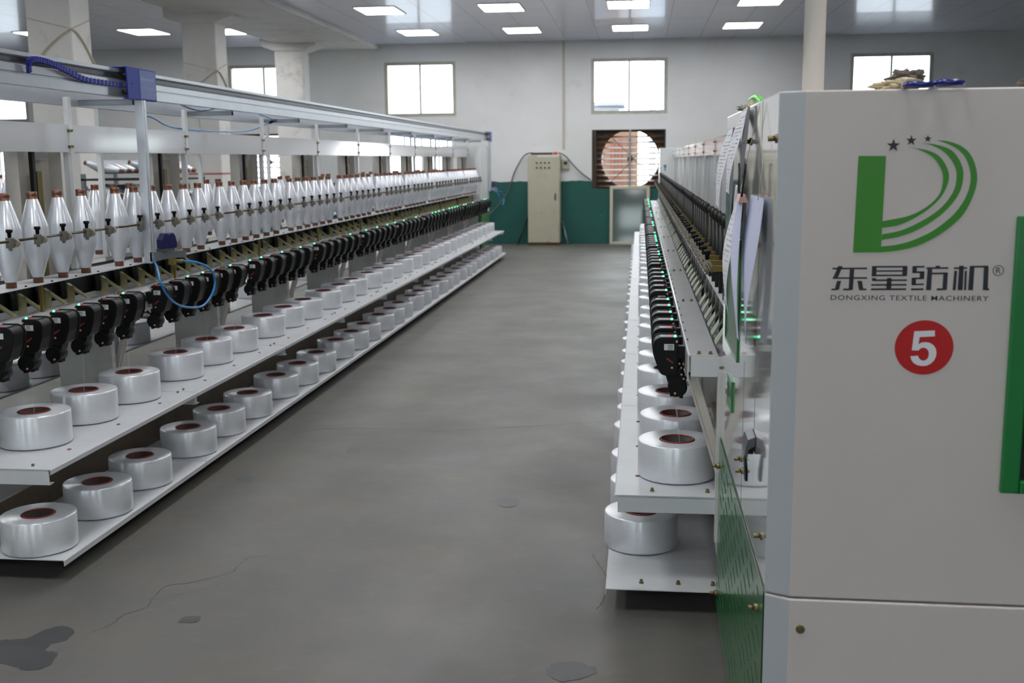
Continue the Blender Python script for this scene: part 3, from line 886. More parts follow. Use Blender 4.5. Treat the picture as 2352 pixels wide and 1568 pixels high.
    if s == 1:                                                           # far side shelf and plate, glimpsed through the frame
        b = B().box(-uu, -uu + .45, 0, NS * S, uz - .01, uz)
        link('upper_shelf', b.mesh('upper_shelf', shelf_m), root)
        b = B().box(-pu, -.12, 0, NS * S, pz - .003, pz)
        link('spindle_plate', b.mesh('spindle_plate', shelf_m), root)
        b = B().box(-bu, -bu + w_, 0, NS * S, bz - .004, bz).box(-bu, -bu + .004, 0, NS * S, bz - .098, bz - .004)
        link('tension_beam', b.mesh('tension_beam', beam_m), root)

mach_l = thing('twisting_machine', 'long white yarn twisting machine on the left carrying rows of full bobbins', 'textile machine', (LEFT['xc'], LEFT['y0'], 0))
build_machine(LEFT, mach_l)
mach_r = thing('twisting_machine', 'long white yarn twisting machine on the right with bare spindles, behind the cabinet marked 5', 'textile machine', (RIGHT['xc'], RIGHT['y0'], 0))
build_machine(RIGHT, mach_r)

# ------------------------------------------------------------------ yarn cakes
def cake_meshes():
    ro, ri, H, e = .1525, .066, .147, .006
    y = MB().lathe([(ri + .004, .003), (ro - e, .003), (ro - e * .3, .006), (ro, e + .004), (ro, H - e), (ro - e * .3, H - e * .3), (ro - e, H), (ri + .004, H - .003)], 56)
    core = MB().lathe([(ri - .004, 0), (ri - .004, H + .001), (ri, H + .001), (ri, 0)], 40, closed=True)
    rim = MB()
    for z in (H - .003, 0.0):
        rim.lathe([(ri - .0045, z), (ri - .0045, z + .0038), (ri + .0002, z + .0038), (ri + .0002, z)], 40, closed=True)
    return y.mesh('wound_yarn', cake_m), core.mesh('core_tube', cakein), rim.mesh('core_rim', red_rim)
cy, cc, cr_ = cake_meshes()
def cake(x, y, z, label, group, strand=None):
    t = thing('yarn_cake', label, 'yarn cake', (x, y, z), (0, 0, 0 if strand else rnd.uniform(0, 6.28)), group)
    if strand: link('yarn_end', MB().tube(smooth_pts([(.0, -.055, .07), (.01, -.02, .13), strand], 4), .0007, 5).mesh('yarn_end', pirn_m), t)
    link('wound_yarn', cy, t); c = link('core_tube', cc, t); link('core_rim', cr_, c)
def cake_row(M, upper, u, label, group, jit={}):
    s = M['s']
    first = (1 if upper else 0) if s == 1 else (0 if upper else 1)
    n = 0
    for k in range(NS):
        for i in (first, first + 2, first + 4):
            n += 1
            y = M['y0'] + k * S + M['o'] + PITCH_S * i + .02 + (.03 if s == -1 else 0)
            j = jit.get(n, (rnd.uniform(-.008, .008), rnd.uniform(-.012, .012)))
            z = (M['up_z'] if upper else M['lo_z']) + .001
            strand = (s * (M['bu'] + .036 + M['ou'] - u) - j[0], .0 - j[1], M['bz'] - .214 - z) if upper and n < 7 else None
            cake(M['xc'] + s * u + j[0], y + j[1], z, '%s white yarn cake from the near end, %s' % (nth(n), label), group, strand)
cake_row(LEFT, True, .432, "left machine's upper shelf", 'yarn cakes on the left upper shelf')
cake_row(LEFT, False, .588, "left machine's bottom shelf", 'yarn cakes on the left bottom shelf', {1: (-.02, -.03)})
cake_row(RIGHT, True, .392, "right machine's upper shelf", 'yarn cakes on the right upper shelf')
cake_row(RIGHT, False, .522, "right machine's bottom shelf", 'yarn cakes on the right bottom shelf')
for n, y in enumerate((5.13, 5.60, 6.0, 6.68, 7.15, 8.2, 8.66, 9.7, 10.2, 11.25)):
    cake(LEFT['xc'] - .42, y, LEFT['up_z'] + .001, '%s yarn cake on the hidden side of the left machine, glimpsed through its frame' % nth(n + 1), 'yarn cakes on the far side of the left machine')

# ------------------------------------------------------------------ wound bobbins
def pirn_meshes():
    H = .427
    y = MB().lathe([(.022, .026), (.0255, .028), (.0620, .148), (.0628, .156), (.0632, .20), (.0625, .262), (.0610, .272), (.0258, .392), (.022, .394)], 40)
    t = MB().lathe([(.0175, 0), (.0235, 0), (.0235, .40), (.0225, .402), (.0225, .408), (.0235, .410), (.0235, H - .002), (.022, H), (.0175, H)], 28, closed=True)
    return y.mesh('wound_yarn', pirn_m), t.mesh('copper_tube', copper)
py_, pt_ = pirn_meshes()
def pirn(x, y, z, label, group, rot=(0, 0, 0)):
    t = thing('yarn_bobbin', label, 'bobbin', (x, y, z), rot, group)
    link('wound_yarn', py_, t); link('copper_tube', pt_, t)
n = 0
for k in range(NS):
    for i in range(6):
        if k * 6 + i < 2: continue
        n += 1
        pirn(LEFT['xc'] + LEFT['sp_u'], LEFT['y0'] + k * S + LEFT['o'] + PITCH_S * i, LEFT['plate_z'] + .0005,
             "%s copper-ended white bobbin from the near end, left machine's front row" % nth(n), 'bobbins in the front row')
ys = [5.80, 6.50, 6.74, 6.97, 7.38, 8.28, 8.52, 8.90, 10.05, 10.28, 11.45, 11.68, 12.5, 12.73, 12.96, 13.2, 13.58, 14.9, 15.1, 16.4, 16.63, 17.9, 18.1]
for n, y in enumerate(ys):
    pirn(LEFT['xc'] - .25, y, LEFT['plate_z'] + .0005, "%s white bobbin from the near end, left machine's back row" % nth(n + 1), 'bobbins in the back row')
# ------------------------------------------------------------------ cabinet of the right machine, marked 5
CX, CY, CZ = .300, 2.478, 1.842
cab = thing('machine_cabinet', 'large white end cabinet with green D-shaped emblem and red number 5', 'machine cabinet', (CX, CY, 0))
XE, YE = 1.45, 1.477                                  # local extents to the right and to the back
up = MB().prism([(.053, 0), (XE, -.012), (XE, YE), (0, YE), (0, .027)], 'z', .697, CZ)
upm = up.mesh('upper_body', [cab_m, cab_corner, cab_side], bevel=.004, seg=3)
lowm = MB().prism([(.053, -.004), (XE, -.018), (XE, YE), (0, YE), (0, .024)], 'z', .02, .693).mesh('lower_body', [cab_m, cab_corner, cab_side], bevel=.004, seg=3)
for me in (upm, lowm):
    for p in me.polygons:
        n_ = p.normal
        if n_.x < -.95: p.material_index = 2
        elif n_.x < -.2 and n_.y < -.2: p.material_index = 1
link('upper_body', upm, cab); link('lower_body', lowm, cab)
link('plinth', MB().box(.03, XE, .03, YE - .02, 0, .022).mesh('plinth', darkin), cab)
# green perforated side panel with slanted slots
def perforated(y0, y1, z0, z1):
    bm = bmesh.new()
    def loop(pts):
        v = [bm.verts.new((0, y, z)) for y, z in pts]
        return [bm.edges.new((v[i], v[(i + 1) % len(v)])) for i in range(len(v))]
    es = loop([(y0, z0), (y1, z0), (y1, z1), (y0, z1)])
    gy, gz = .165, .050
    nz = int((z1 - z0 - .08) / gz) + 1
    for j in range(nz):
        zc = z1 - .05 - j * gz
        if j == 8: continue
        for i in range(12):
            yc = y0 + .085 + i * gy + (.0825 if j % 2 else 0)
            if yc > y1 - .075: continue
            L_, w = .052, .0078
            es += loop([(yc - L_, zc - .010), (yc - L_ * .6, zc - .007 - w), (yc + L_ * .7, zc + .008 - w), (yc + L_, zc + .010), (yc + L_ * .6, zc + .007 + w), (yc - L_ * .7, zc - .008 + w)])
    bmesh.ops.triangle_fill(bm, use_beauty=True, use_dissolve=False, edges=es)
    r = bmesh.ops.extrude_face_region(bm, geom=list(bm.faces))
    bmesh.ops.translate(bm, verts=[v for v in r['geom'] if isinstance(v, bmesh.types.BMVert)], vec=(-.0012, 0, 0))
    bmesh.ops.recalc_face_normals(bm, faces=bm.faces)
    me = bpy.data.meshes.new('perforated_panel'); bm.to_mesh(me); bm.free()
    me.materials.append(green_p)
    return me
link('perforated_panel', perforated(.030, YE + .008, .05, .699), cab, (-.0025, 0, 0))
link('slot_shade_sheet', MB().box(-.0022, -.0005, .034, YE - .002, .055, .688).mesh('slot_shade_sheet', darkin), cab)  # dark sheet standing in for the shaded interior behind the slots
# seams on the side
sm = MB().box(-.0006, .001, .352, .3535, .985, CZ - .004).box(-.0006, .001, .655, .6565, .70, 1.13)
link('door_seam', sm.mesh('door_seam', clampm), cab)
fr = MB()
fr.box(-.005, -.0005, .852, .858, 1.09, 1.46).box(-.005, -.0005, 1.315, 1.33, 1.09, 1.46).box(-.005, -.0005, .858, 1.315, 1.405, 1.46).box(-.005, -.0005, .858, 1.315, 1.09, 1.098)
sw = link('side_window', fr.mesh('side_window', green_f, bevel=.001), cab)
link('window_pane', MB().box(-.002, -.0005, .858, 1.315, 1.098, 1.405).mesh('window_pane', green_d), sw)
fr = MB().box(-.006, -.0005, 1.00, 1.01, .90, 1.00).box(-.006, -.0005, 1.15, 1.16, .90, 1.00).box(-.006, -.0005, 1.01, 1.15, .975, 1.00).box(-.006, -.0005, 1.01, 1.15, .90, .925)
sw = link('label_holder', fr.mesh('label_holder', green_f), cab)
link('window_pane', MB().box(-.004, -.0005, 1.01, 1.15, .925, .975).mesh('window_pane', green_d), sw)
h = MB().prism([(-.001, 1.0), (-.020, .992), (-.026, .968), (-.026, .945), (-.020, .945), (-.018, .965), (-.001, .975)], 'y', .30, .40)
h.box(-.018, -.001, .335, .365, .945, .975, 1).prism([(-.026, .945), (-.020, .945), (-.014, .90), (-.014, .872), (-.022, .872)], 'y', .335, .36, 1)
link('door_latch', h.mesh('door_latch', [alud, black], bevel=.002), cab)
for y, z in ((.046, 1.742), (.631, 1.744), (.633, .816), (.675, .84), (.114, .803), (.116, .62), (1.45, .60), (1.44, .12)):
    b = MB().cyl((.001, y, z), (-.004 - (.010 if z < .7 else 0), y, z), .010, 12).cyl((-.003 - (.010 if z < .7 else 0), y, z), (-.020 - (.008 if z < .7 else 0), y, z), .006, 8)
    link('panel_bolt', b.mesh('panel_bolt', bolt_m), cab)
b = MB().cyl((.079, -.002, .622), (.079, -.010, .622), .010, 14).cyl((.079, -.010, .622), (.079, -.016, .622), .0065, 6, smooth=False)
link('panel_bolt', b.mesh('panel_bolt', bolt_m), cab)
# green framed window in the front
x0 = .500; fr = MB()
fr.box(x0, x0 + .040, -.016, -.003, .962, 1.573).box(XE - .08, XE - .04, -.022, -.003, .962, 1.573).box(x0 + .04, XE - .08, -.020, -.003, .962, .992).box(x0 + .04, XE - .08, -.020, -.003, 1.513, 1.573)
fw_ = link('front_window', fr.mesh('front_window', green_f, bevel=.004), cab)
link('window_pane', MB().box(x0 + .038, XE - .078, -.010, -.002, .99, 1.515).mesh('window_pane', mat('black_green_glass', (14, 26, 18), .08)), fw_)

# emblem and lettering: thin film shapes lying on the front panel
FY = -.0012
def film(polys, m, name, parent, dy=0):
    b = MB()
    for P in polys:
        v = [(x / 10000 - CX, FY + dy - .012 * max(0, (x / 10000 - CX - .047)) / 1.4, z / 10000) for x, z in P]
        b.add(v, [tuple(range(len(v)))])
    return link(name, b.mesh(name, m), parent)
def swoosh(outer, inner):
    o = [(p.x, p.y) for p in smooth_pts([(x, z, 0) for x, z in outer], 6)]
    i = [(p.x, p.y) for p in smooth_pts([(x, z, 0) for x, z in inner], 6)]
    n = 48
    def resample(L):
        d = [0]
        for a, b in zip(L, L[1:]): d.append(d[-1] + math.dist(a, b))
        out = []
        for k in range(n + 1):
            t = d[-1] * k / n; j = 0
            while j < len(d) - 2 and d[j + 1] < t: j += 1
            f = (t - d[j]) / max(d[j + 1] - d[j], 1e-9)
            out.append((L[j][0] + (L[j + 1][0] - L[j][0]) * f, L[j][1] + (L[j + 1][1] - L[j][1]) * f))
        return out
    a, b = resample(o), resample(i)
    return [[a[k], a[k + 1], b[k + 1], b[k]] for k in range(n)]
bar=[(4669,17025),(5245,17019),(5225,14948),(4640,14941)]
b1=([(5647,17200),(6118,17124),(6403,16945),(6571,16573),(6444,16164),(6113,15826),(5637,15558),(5237,15475)],[(5647,17200),(5909,17144),(6193,17000),(6378,16769),(6449,16520),(6390,16200),(6143,15934),(5769,15737),(5223,15624)])
b2=([(5955,17274),(6249,17253),(6600,17120),(6805,16836),(6864,16570),(6788,16198),(6497,15807),(6061,15484),(5649,15304),(5231,15214)],[(5955,17274),(6181,17229),(6465,17068),(6669,16802),(6724,16554),(6665,16235),(6423,15897),(6054,15629),(5643,15431),(5236,15341)])
b3=([(6262,17334),(6486,17321),(6801,17205),(7020,16975),(7145,16586),(7098,16197),(6882,15734),(6452,15340),(5975,15087),(5558,14985),(5225,14948)],[(6262,17334),(6454,17279),(6701,17154),(6902,16941),(7015,16569),(6960,16197),(6740,15806),(6342,15448),(5933,15232),(5587,15123),(5226,15076)])
stars=[((5388,17237),147),((5751,17339),120),((6091,17371),85)]
cjk=[[(4217,14611),(4954,14618),(4956,14579),(4218,14572)],[(4335,14646),(4434,14646),(4344,14405),(4230,14364)],[(4228,14400),(4963,14407),(4965,14368),(4230,14364)],[(4585,14578),(4682,14579),(4671,14124),(4578,14111)],[(4465,14153),(4611,14154),(4612,14111),(4458,14111)],[(4322,14322),(4413,14323),(4372,14123),(4278,14117)],[(4213,14152),(4320,14153),(4321,14114),(4208,14113)],[(4757,14324),(4856,14324),(4897,14120),(4800,14119)],[(4849,14155),(4960,14155),(4958,14117),(4834,14116)],[(5055,14651),(5784,14656),(5803,14618),(5056,14613)],[(5055,14651),(5155,14651),(5153,14423),(5056,14423)],[(5700,14652),(5805,14646),(5803,14439),(5702,14439)],[(5122,14557),(5730,14562),(5732,14527),(5123,14522)],[(5054,14462),(5785,14467),(5778,14429),(5056,14423)],[(5057,14388),(5154,14388),(5149,14318),(5072,14318)],[(5096,14357),(5807,14362),(5802,14324),(5072,14318)],[(5383,14389),(5481,14389),(5483,14136),(5377,14136)],[(5055,14254),(5802,14261),(5800,14222),(5051,14216)],[(5054,14159),(5799,14166),(5798,14124),(5052,14117)],[(5919,14653),(6166,14657),(6161,14618),(5909,14614)],[(5905,14642),(6004,14643),(6002,14506),(5908,14506)],[(5913,14538),(6160,14538),(6154,14500),(5915,14496)],[(6068,14533),(6166,14528),(6163,14371),(6068,14370)],[(5906,14398),(6158,14406),(6157,14367),(5905,14359)],[(5903,14394),(5999,14395),(5998,14235),(5905,14244)],[(5913,14268),(6162,14273),(6160,14236),(5908,14230)],[(5901,14163),(6164,14167),(6162,14125),(5899,14121)],[(6201,14626),(6660,14630),(6658,14592),(6200,14587)],[(6389,14661),(6484,14661),(6483,14612),(6388,14612)],[(6228,14587),(6324,14587),(6320,14126),(6214,14126)],[(6304,14511),(6647,14515),(6658,14477),(6306,14472)],[(6559,14511),(6656,14505),(6651,14133),(6559,14132)],[(6443,14169),(6590,14169),(6592,14127),(6438,14123)],[(6777,14627),(7050,14631),(7048,14593),(6775,14588)],[(6881,14662),(6978,14662),(6981,14129),(6877,14129)],[(6787,14552),(6846,14552),(6835,14128),(6773,14128)],[(7004,14553),(7047,14553),(7054,14129),(7011,14129)],[(7101,14659),(7479,14666),(7492,14625),(7100,14620)],[(7101,14659),(7201,14659),(7198,14130),(7094,14130)],[(7396,14625),(7491,14632),(7502,14145),(7401,14131)],[(7458,14173),(7531,14173),(7531,14131),(7444,14128)]]
reg=[(7696,14559),(7813,14560)]
dx=[(4201,13897),(7532,13915),(4197,14007)]
disc=[(6239,12859),(6855,12893),(5612,12843),(6222,13463),(6274,12250)]
five=[(6013,13220),(6446,13242),(6452,13112),(6132,13091),(6115,12930),(6176,12968),(6264,12982),(6353,12967),(6436,12912),(6489,12833),(6506,12750),(6498,12656),(6462,12571),(6395,12500),(6308,12455),(6202,12447),(6102,12469),(6024,12519),(5976,12589),(5959,12664),(6119,12675),(6139,12624),(6181,12582),(6231,12564),(6284,12579),(6326,12621),(6345,12687),(6342,12748),(6322,12804),(6280,12845),(6221,12858),(6169,12844),(6122,12794),(5980,12795)]
emb = film([bar], logo_g, 'emblem', cab)
link_sw = film(swoosh(*b1) + swoosh(*b2) + swoosh(*b3), logo_g, 'emblem_arc', cab)
def star(c, r):
    P = []
    for k in range(10):
        a = math.pi / 2 + k * math.pi / 5; q = r if k % 2 == 0 else r * .40
        P.append((c[0] + q * math.cos(a), c[1] + q * math.sin(a)))
    return [[P[k], P[(k + 1) % 10], c] for k in range(10)]
for c, r in stars: film(star(c, r), ink, 'emblem_star', cab)
film(cjk, ink, 'lettering', cab)
def text_mesh(body, name, m, bold=0.0, space=1.0):
    cu = bpy.data.curves.new(name, 'FONT'); cu.body = body; cu.size = 1.0; cu.offset = bold; cu.space_character = space
    cu.resolution_u = 4
    ob = bpy.data.objects.new(name, cu); C.objects.link(ob)
    dg = bpy.context.evaluated_depsgraph_get()
    me = bpy.data.meshes.new_from_object(ob.evaluated_get(dg))
    bpy.data.objects.remove(ob)
    xs_ = [v.co.x for v in me.vertices]; ys_ = [v.co.y for v in me.vertices]
    ax, bx, ay, by = min(xs_), max(xs_), min(ys_), max(ys_)
    for v in me.vertices: v.co = ((v.co.x - ax) / (bx - ax), 0, (v.co.y - ay) / (by - ay))
    me.materials.clear(); me.materials.append(m)
    return me
def put_text(body, name, m, xa, xb, za, zb, parent, bold=0.0, dy=0, space=1.0):
    me = text_mesh(body, name, m, bold, space)
    o = link(name, me, parent, (xa - CX, FY + dy - .012 * (xa - CX - .047) / 1.4, za), (0, 0, -.012 / 1.4), (xb - xa, 1, zb - za))
    return o
put_text('DONGXING TEXTILE MACHINERY', 'lettering', ink, dx[0][0] / 1e4, dx[1][0] / 1e4, dx[0][1] / 1e4, dx[2][1] / 1e4, cab, .004, 0, 1.12)
c0 = reg[0]; rr = reg[1][0] - reg[0][0]
ring = []
for k in range(32):
    a0, a1 = 2 * math.pi * k / 32, 2 * math.pi * (k + 1) / 32
    q = lambda a, r: (c0[0] + r * math.cos(a), c0[1] + r * math.sin(a))
    ring.append([q(a0, rr), q(a1, rr), q(a1, rr * .87), q(a0, rr * .87)])
film(ring, ink, 'registered_mark', cab)
put_text('R', 'registered_mark', ink, (c0[0] - rr * .40) / 1e4, (c0[0] + rr * .45) / 1e4, (c0[1] - rr * .55) / 1e4, (c0[1] + rr * .58) / 1e4, cab)
dc = disc[0]; ra = (disc[1][0] - disc[2][0]) / 2; rb = (disc[3][1] - disc[4][1]) / 2
ns = film([[(dc[0] + ra * math.cos(2 * math.pi * k / 64), dc[1] + rb * math.sin(2 * math.pi * k / 64)) for k in range(64)]], red_d, 'number_sticker', cab)
five_me = MB().add([(x / 1e4 - CX, FY - .0006 - .012 * (x / 1e4 - CX - .047) / 1.4, z / 1e4) for x, z in five], [tuple(range(len(five)))]).mesh('number_five', stk_w)
link('number_five', five_me, ns)
# oily drips below the scissors on the front panel
drip = mat('brown_smear', (150, 138, 132), .5)

# ------------------------------------------------------------------ things on and at the cabinet
p = MB().cyl((.414, 2.80, CZ + .001), (.414, 2.80, ZC), .0255, 28)
pole = link('pipe', p.mesh('pipe', pole_m)); tag(pole, 'white round pipe standing on the cabinet top and running to the ceiling', 'pipe')

def lump(name, c, rad, m, seed, amp=.35, parent=None, loc=None):
    bm = bmesh.new(); bmesh.ops.create_icosphere(bm, subdivisions=5, radius=1)
    from mathutils import noise as nz
    off = Vector((seed * 3.7, seed * 1.3, seed * 2.1))
    for v in bm.verts:
        n_ = v.co.normalized()
        d = nz.turbulence(n_ * 1.7 + off, 4, False) - .5
        f = abs(nz.noise(n_ * 4.5 + off)) * .35
        v.co = n_ * (1 + amp * d - f * amp)
        v.co.z = max(v.co.z, -.55)
        v.co = Vector((c[0] + v.co.x * rad[0], c[1] + v.co.y * rad[1], c[2] + (v.co.z + .55) * rad[2]))
    for f in bm.faces: f.smooth = True
    me = bpy.data.meshes.new(name); bm.to_mesh(me); bm.free(); me.materials.append(m)
    return link(name, me, parent)
a = lump('rag', (.568, 2.60, CZ + .001), (.064, .06, .022), rag_c, 3, .42)
tag(a, 'crumpled cream rag on top of the white cabinet beneath the dark one', 'rag')
a = lump('rag', (.592, 2.63, CZ + .020), (.046, .045, .024), rag_g, 8, .5)
tag(a, 'dark grey rag bunched on the cream rag above the emblem', 'rag')
a = lump('rag', (.86, 2.58, CZ + .001), (.045, .05, .020), rag_g, 5, .5)
tag(a, 'grey twisted rag at the right end of the cabinet top', 'rag')
sc = thing('scissors', 'scissors with blue oval handles lying over the front edge of the cabinet top', 'scissors', (.612, 2.466, CZ + .0085))
for k, (cx_, ang) in enumerate(((-.030, .25), (.030, -.25))):
    pts = [(cx_ + .027 * math.cos(t) * (1.05), .032 * math.sin(t) - .0, .0008 * math.sin(t * 2) + (.0015 if k else -.0015)) for t in [2 * math.pi * i / 24 for i in range(25)]]
    link('handle', MB().tube(pts, .0062, 10, caps=False).mesh('handle', scis_m), sc)
    link('blade', MB().bar((cx_ * .5, .03, -.003 + k * .003), (-cx_ * .1, .065, -.004 + k * .003), .014, .002).mesh('blade', alu), sc)
br = thing('brush', 'lime green handled brush lying on the far edge of the cabinet top', 'brush', (.33, 3.30, CZ + .001))
link('handle', MB().tube(smooth_pts([(.0, .17, .030), (0, .06, .032), (0.0, -.04, .026), (.005, -.13, .008)], 5), .0075, 10).mesh('handle', brush_g), br)
link('bristle_pad', MB().prism([(.04, .004), (.16, .0), (.17, .024), (.05, .026)], 'x', -.012, .012).mesh('bristle_pad', bristle), br)
a = lump('rag', (.315, 3.47, CZ + .001), (.03, .07, .012), mat('white_rag', (190, 186, 178), .9, vary=.2, vscale=30), 11, .5)
tag(a, 'small white cloth scrap on the cabinet top beside the lime brush', 'rag')

printm = mat('faint_print', (158, 160, 166), .8)
def sheet(name, label, top, bot, m, bend, rows=22, cols=8, printed=True, extra=None):
    """paper hung by its top edge: top/bot = (x, y0, y1, z), bend pushes the middle away from the cabinet"""
    b = MB(); V = []
    for j in range(rows + 1):
        t = j / rows
        e = t * t * (3 - 2 * t)
        for i in range(cols + 1):
            u = i / cols
            x = top[0] + (bot[0] - top[0]) * t - bend * math.sin(math.pi * t) - (bot[4] if len(bot) > 4 else 0) * t * u + .004 * math.sin(5 * t + 3 * u)
            y0_ = top[1] + (bot[1] - top[1]) * e; y1_ = top[2] + (bot[2] - top[2]) * e
            V.append((x, y0_ + (y1_ - y0_) * u, top[3] + (bot[3] - top[3]) * t))
    F = [(j * (cols + 1) + i, j * (cols + 1) + i + 1, (j + 1) * (cols + 1) + i + 1, (j + 1) * (cols + 1) + i) for j in range(rows) for i in range(cols)]
    b.add(V, F, 0, True)
    if printed:
        for k, f in enumerate(F):
            j, i = divmod(k, cols)
            if 1 <= j < rows - 1 and 0 < i < cols - 1 and rnd.random() < .6:
                q = [Vector(V[n_]) for n_ in f]; c_ = sum(q, Vector()) / 4
                b.add([tuple(c_ + (p_ - c_) * Vector((.7, .7, .22)) + Vector((-.0012, 0, 0))) for p_ in q], [(0, 1, 2, 3)], 1)
    o = link(name, b.mesh(name, [m, printm]))
    return tag(o, label, 'paper')
sheet('paper_sheet', 'narrow printed paper sheet hanging at the far edge of the cabinet side', (.294, 3.58, 3.83, 1.792), (.255, 3.60, 3.86, 1.545), paper, .012)
sheet('card_sheet', 'dark grey card hanging behind the far printed paper sheet', (.290, 3.54, 3.60, 1.795), (.280, 3.42, 3.60, 1.50), cardb, .002, printed=False)
sheet('paper_sheet', 'curled ruled paper sheet hanging near the top of the cabinet side under the white cloth', (.293, 3.12, 3.33, 1.832), (.255, 3.20, 3.42, 1.60), paper, .012)
sheet('card_sheet', 'dark card strip hanging behind the curled ruled paper sheet', (.290, 3.06, 3.13, 1.838), (.280, 3.10, 3.20, 1.60), cardb, .004, printed=False)
sheet('paper_sheet', 'long printed paper with torn lower end covering the green window of the cabinet', (.272, 3.05, 3.26, 1.565), (.262, 3.20, 3.33, 1.245), paper, .02)
sheet('paper_sheet', 'white paper backing sheet hanging behind the long printed paper', (.290, 3.28, 3.48, 1.62), (.288, 3.30, 3.50, 1.42), paper, .004, printed=False)
sheet('paper_sheet', 'bluish paper hanging from the bulldog clip, front leaf', (.264, 2.92, 3.06, 1.590), (.262, 2.86, 2.90, 1.235, .01), paper_b, .012, printed=False)
sheet('paper_sheet', 'bluish paper hanging from the bulldog clip, back leaf curling towards the corner', (.290, 2.66, 2.98, 1.605), (.278, 2.84, 2.92, 1.225), paper_b, .010, printed=False)
cl = thing('bulldog_clip', 'bulldog clip holding papers on the side of the white cabinet', 'clip', (.268, 2.98, 1.585))
link('jaw', MB().prism([(-.012, 0), (.012, 0), (.006, .022), (-.006, .022)], 'y', -.03, .06).mesh('jaw', mat('copper_clip', (168, 128, 116), .3, metal=.6)), cl)
link('handle', MB().tube([(-.004, -.03, .016), (.0, -.06, .075), (.0, -.075, .10)], .003, 8).tube([(-.004, .06, .016), (.0, .10, .075), (.0, .115, .10)], .003, 8).mesh('handle', dark), cl)
tw = MB().tube(smooth_pts([(.292, 2.82, CZ - .01), (.286, 3.05, 1.70), (.272, 3.05, 1.62), (.268, 2.99, 1.61)], 5), .001, 6).tube([(.292, 2.82, CZ - .01), (.287, 2.68, 1.68), (.280, 2.70, 1.60)], .001, 6)
tag(link('string', tw.mesh('string', rope_m)), 'thin string hanging the bulldog clip from the cabinet top edge', 'string')
# ------------------------------------------------------------------ far end cabinets
t = thing('machine_cabinet', 'white and green end cabinet at the far end of the left machine', 'machine cabinet', (-3.08, 19.25, 0))
link('upper_body', MB().box(-.36, .325, 0, 1.0, .78, 1.955).mesh('upper_body', white, bevel=.006), t)
link('lower_body', MB().box(-.36, .325, 0, 1.0, .02, .776).mesh('lower_body', green_p, bevel=.006), t)
t = thing('machine_cabinet', 'white end cabinet with small blue sticker at the far end of the right machine', 'machine cabinet', (.548, 19.165, 0))
link('upper_body', MB().box(-.215, .42, 0, 1.0, .78, 1.88).mesh('upper_body', white, bevel=.006), t)
link('lower_body', MB().box(-.215, .42, 0, 1.0, .02, .776).mesh('lower_body', green_p, bevel=.006), t)
link('blue_sticker', MB().box(-.15, -.105, -.0012, 0, 1.555, 1.60).box(-.135, -.115, -.0012, 0, 1.50, 1.555).box(-.20, -.19, -.0012, 0, 1.53, 1.56).mesh('blue_sticker', mat('pale_blue_film', (60, 130, 160), .4)), t)

# ------------------------------------------------------------------ overhead rails and travelling blowers
prof = [(-.05, 2.052), (0, 2.052), (0, 2.098), (-.008, 2.100), (-.008, 2.107), (0, 2.109), (0, 2.140), (-.010, 2.143), (-.014, 2.150), (-.014, 2.172), (.006, 2.180), (.006, 2.197), (-.05, 2.197)]
r = thing('overhead_rail', 'aluminium overhead rail along the aisle side of the left machine', 'rail', (-2.752, 2.9, 0))
link('rail_profile', MB().prism(prof, 'y', 0, 17.55).mesh('rail_profile', alu), r)
b = MB().box(-.0125, -.0095, 0, 17.55, 2.151, 2.171); link('rail_groove', b.mesh('rail_groove', alud), r)
r2 = thing('overhead_rail', 'second aluminium overhead rail on the hidden side of the left machine', 'rail', (-3.165, 2.9, 0))
pf2 = [(-x, z) for x, z in prof][::-1]
link('rail_profile', MB().prism([(x - .0, z - .034) for x, z in pf2], 'y', 0, 17.55).mesh('rail_profile', alu), r2)
cb = MB().box(-.362, -.05, -.02, .02, 2.048, 2.052).box(-.362, -.05, -.02, -.017, 2.022, 2.052).box(-.362, -.05, .017, .02, 2.022, 2.052)
cbm = cb.mesh('cross_bar', galv)
for k in range(NS + 1): link('cross_bar', cbm, r, (0, 4.067 - 2.9 + k * S + .40 - .30 * (k == 0), 0))

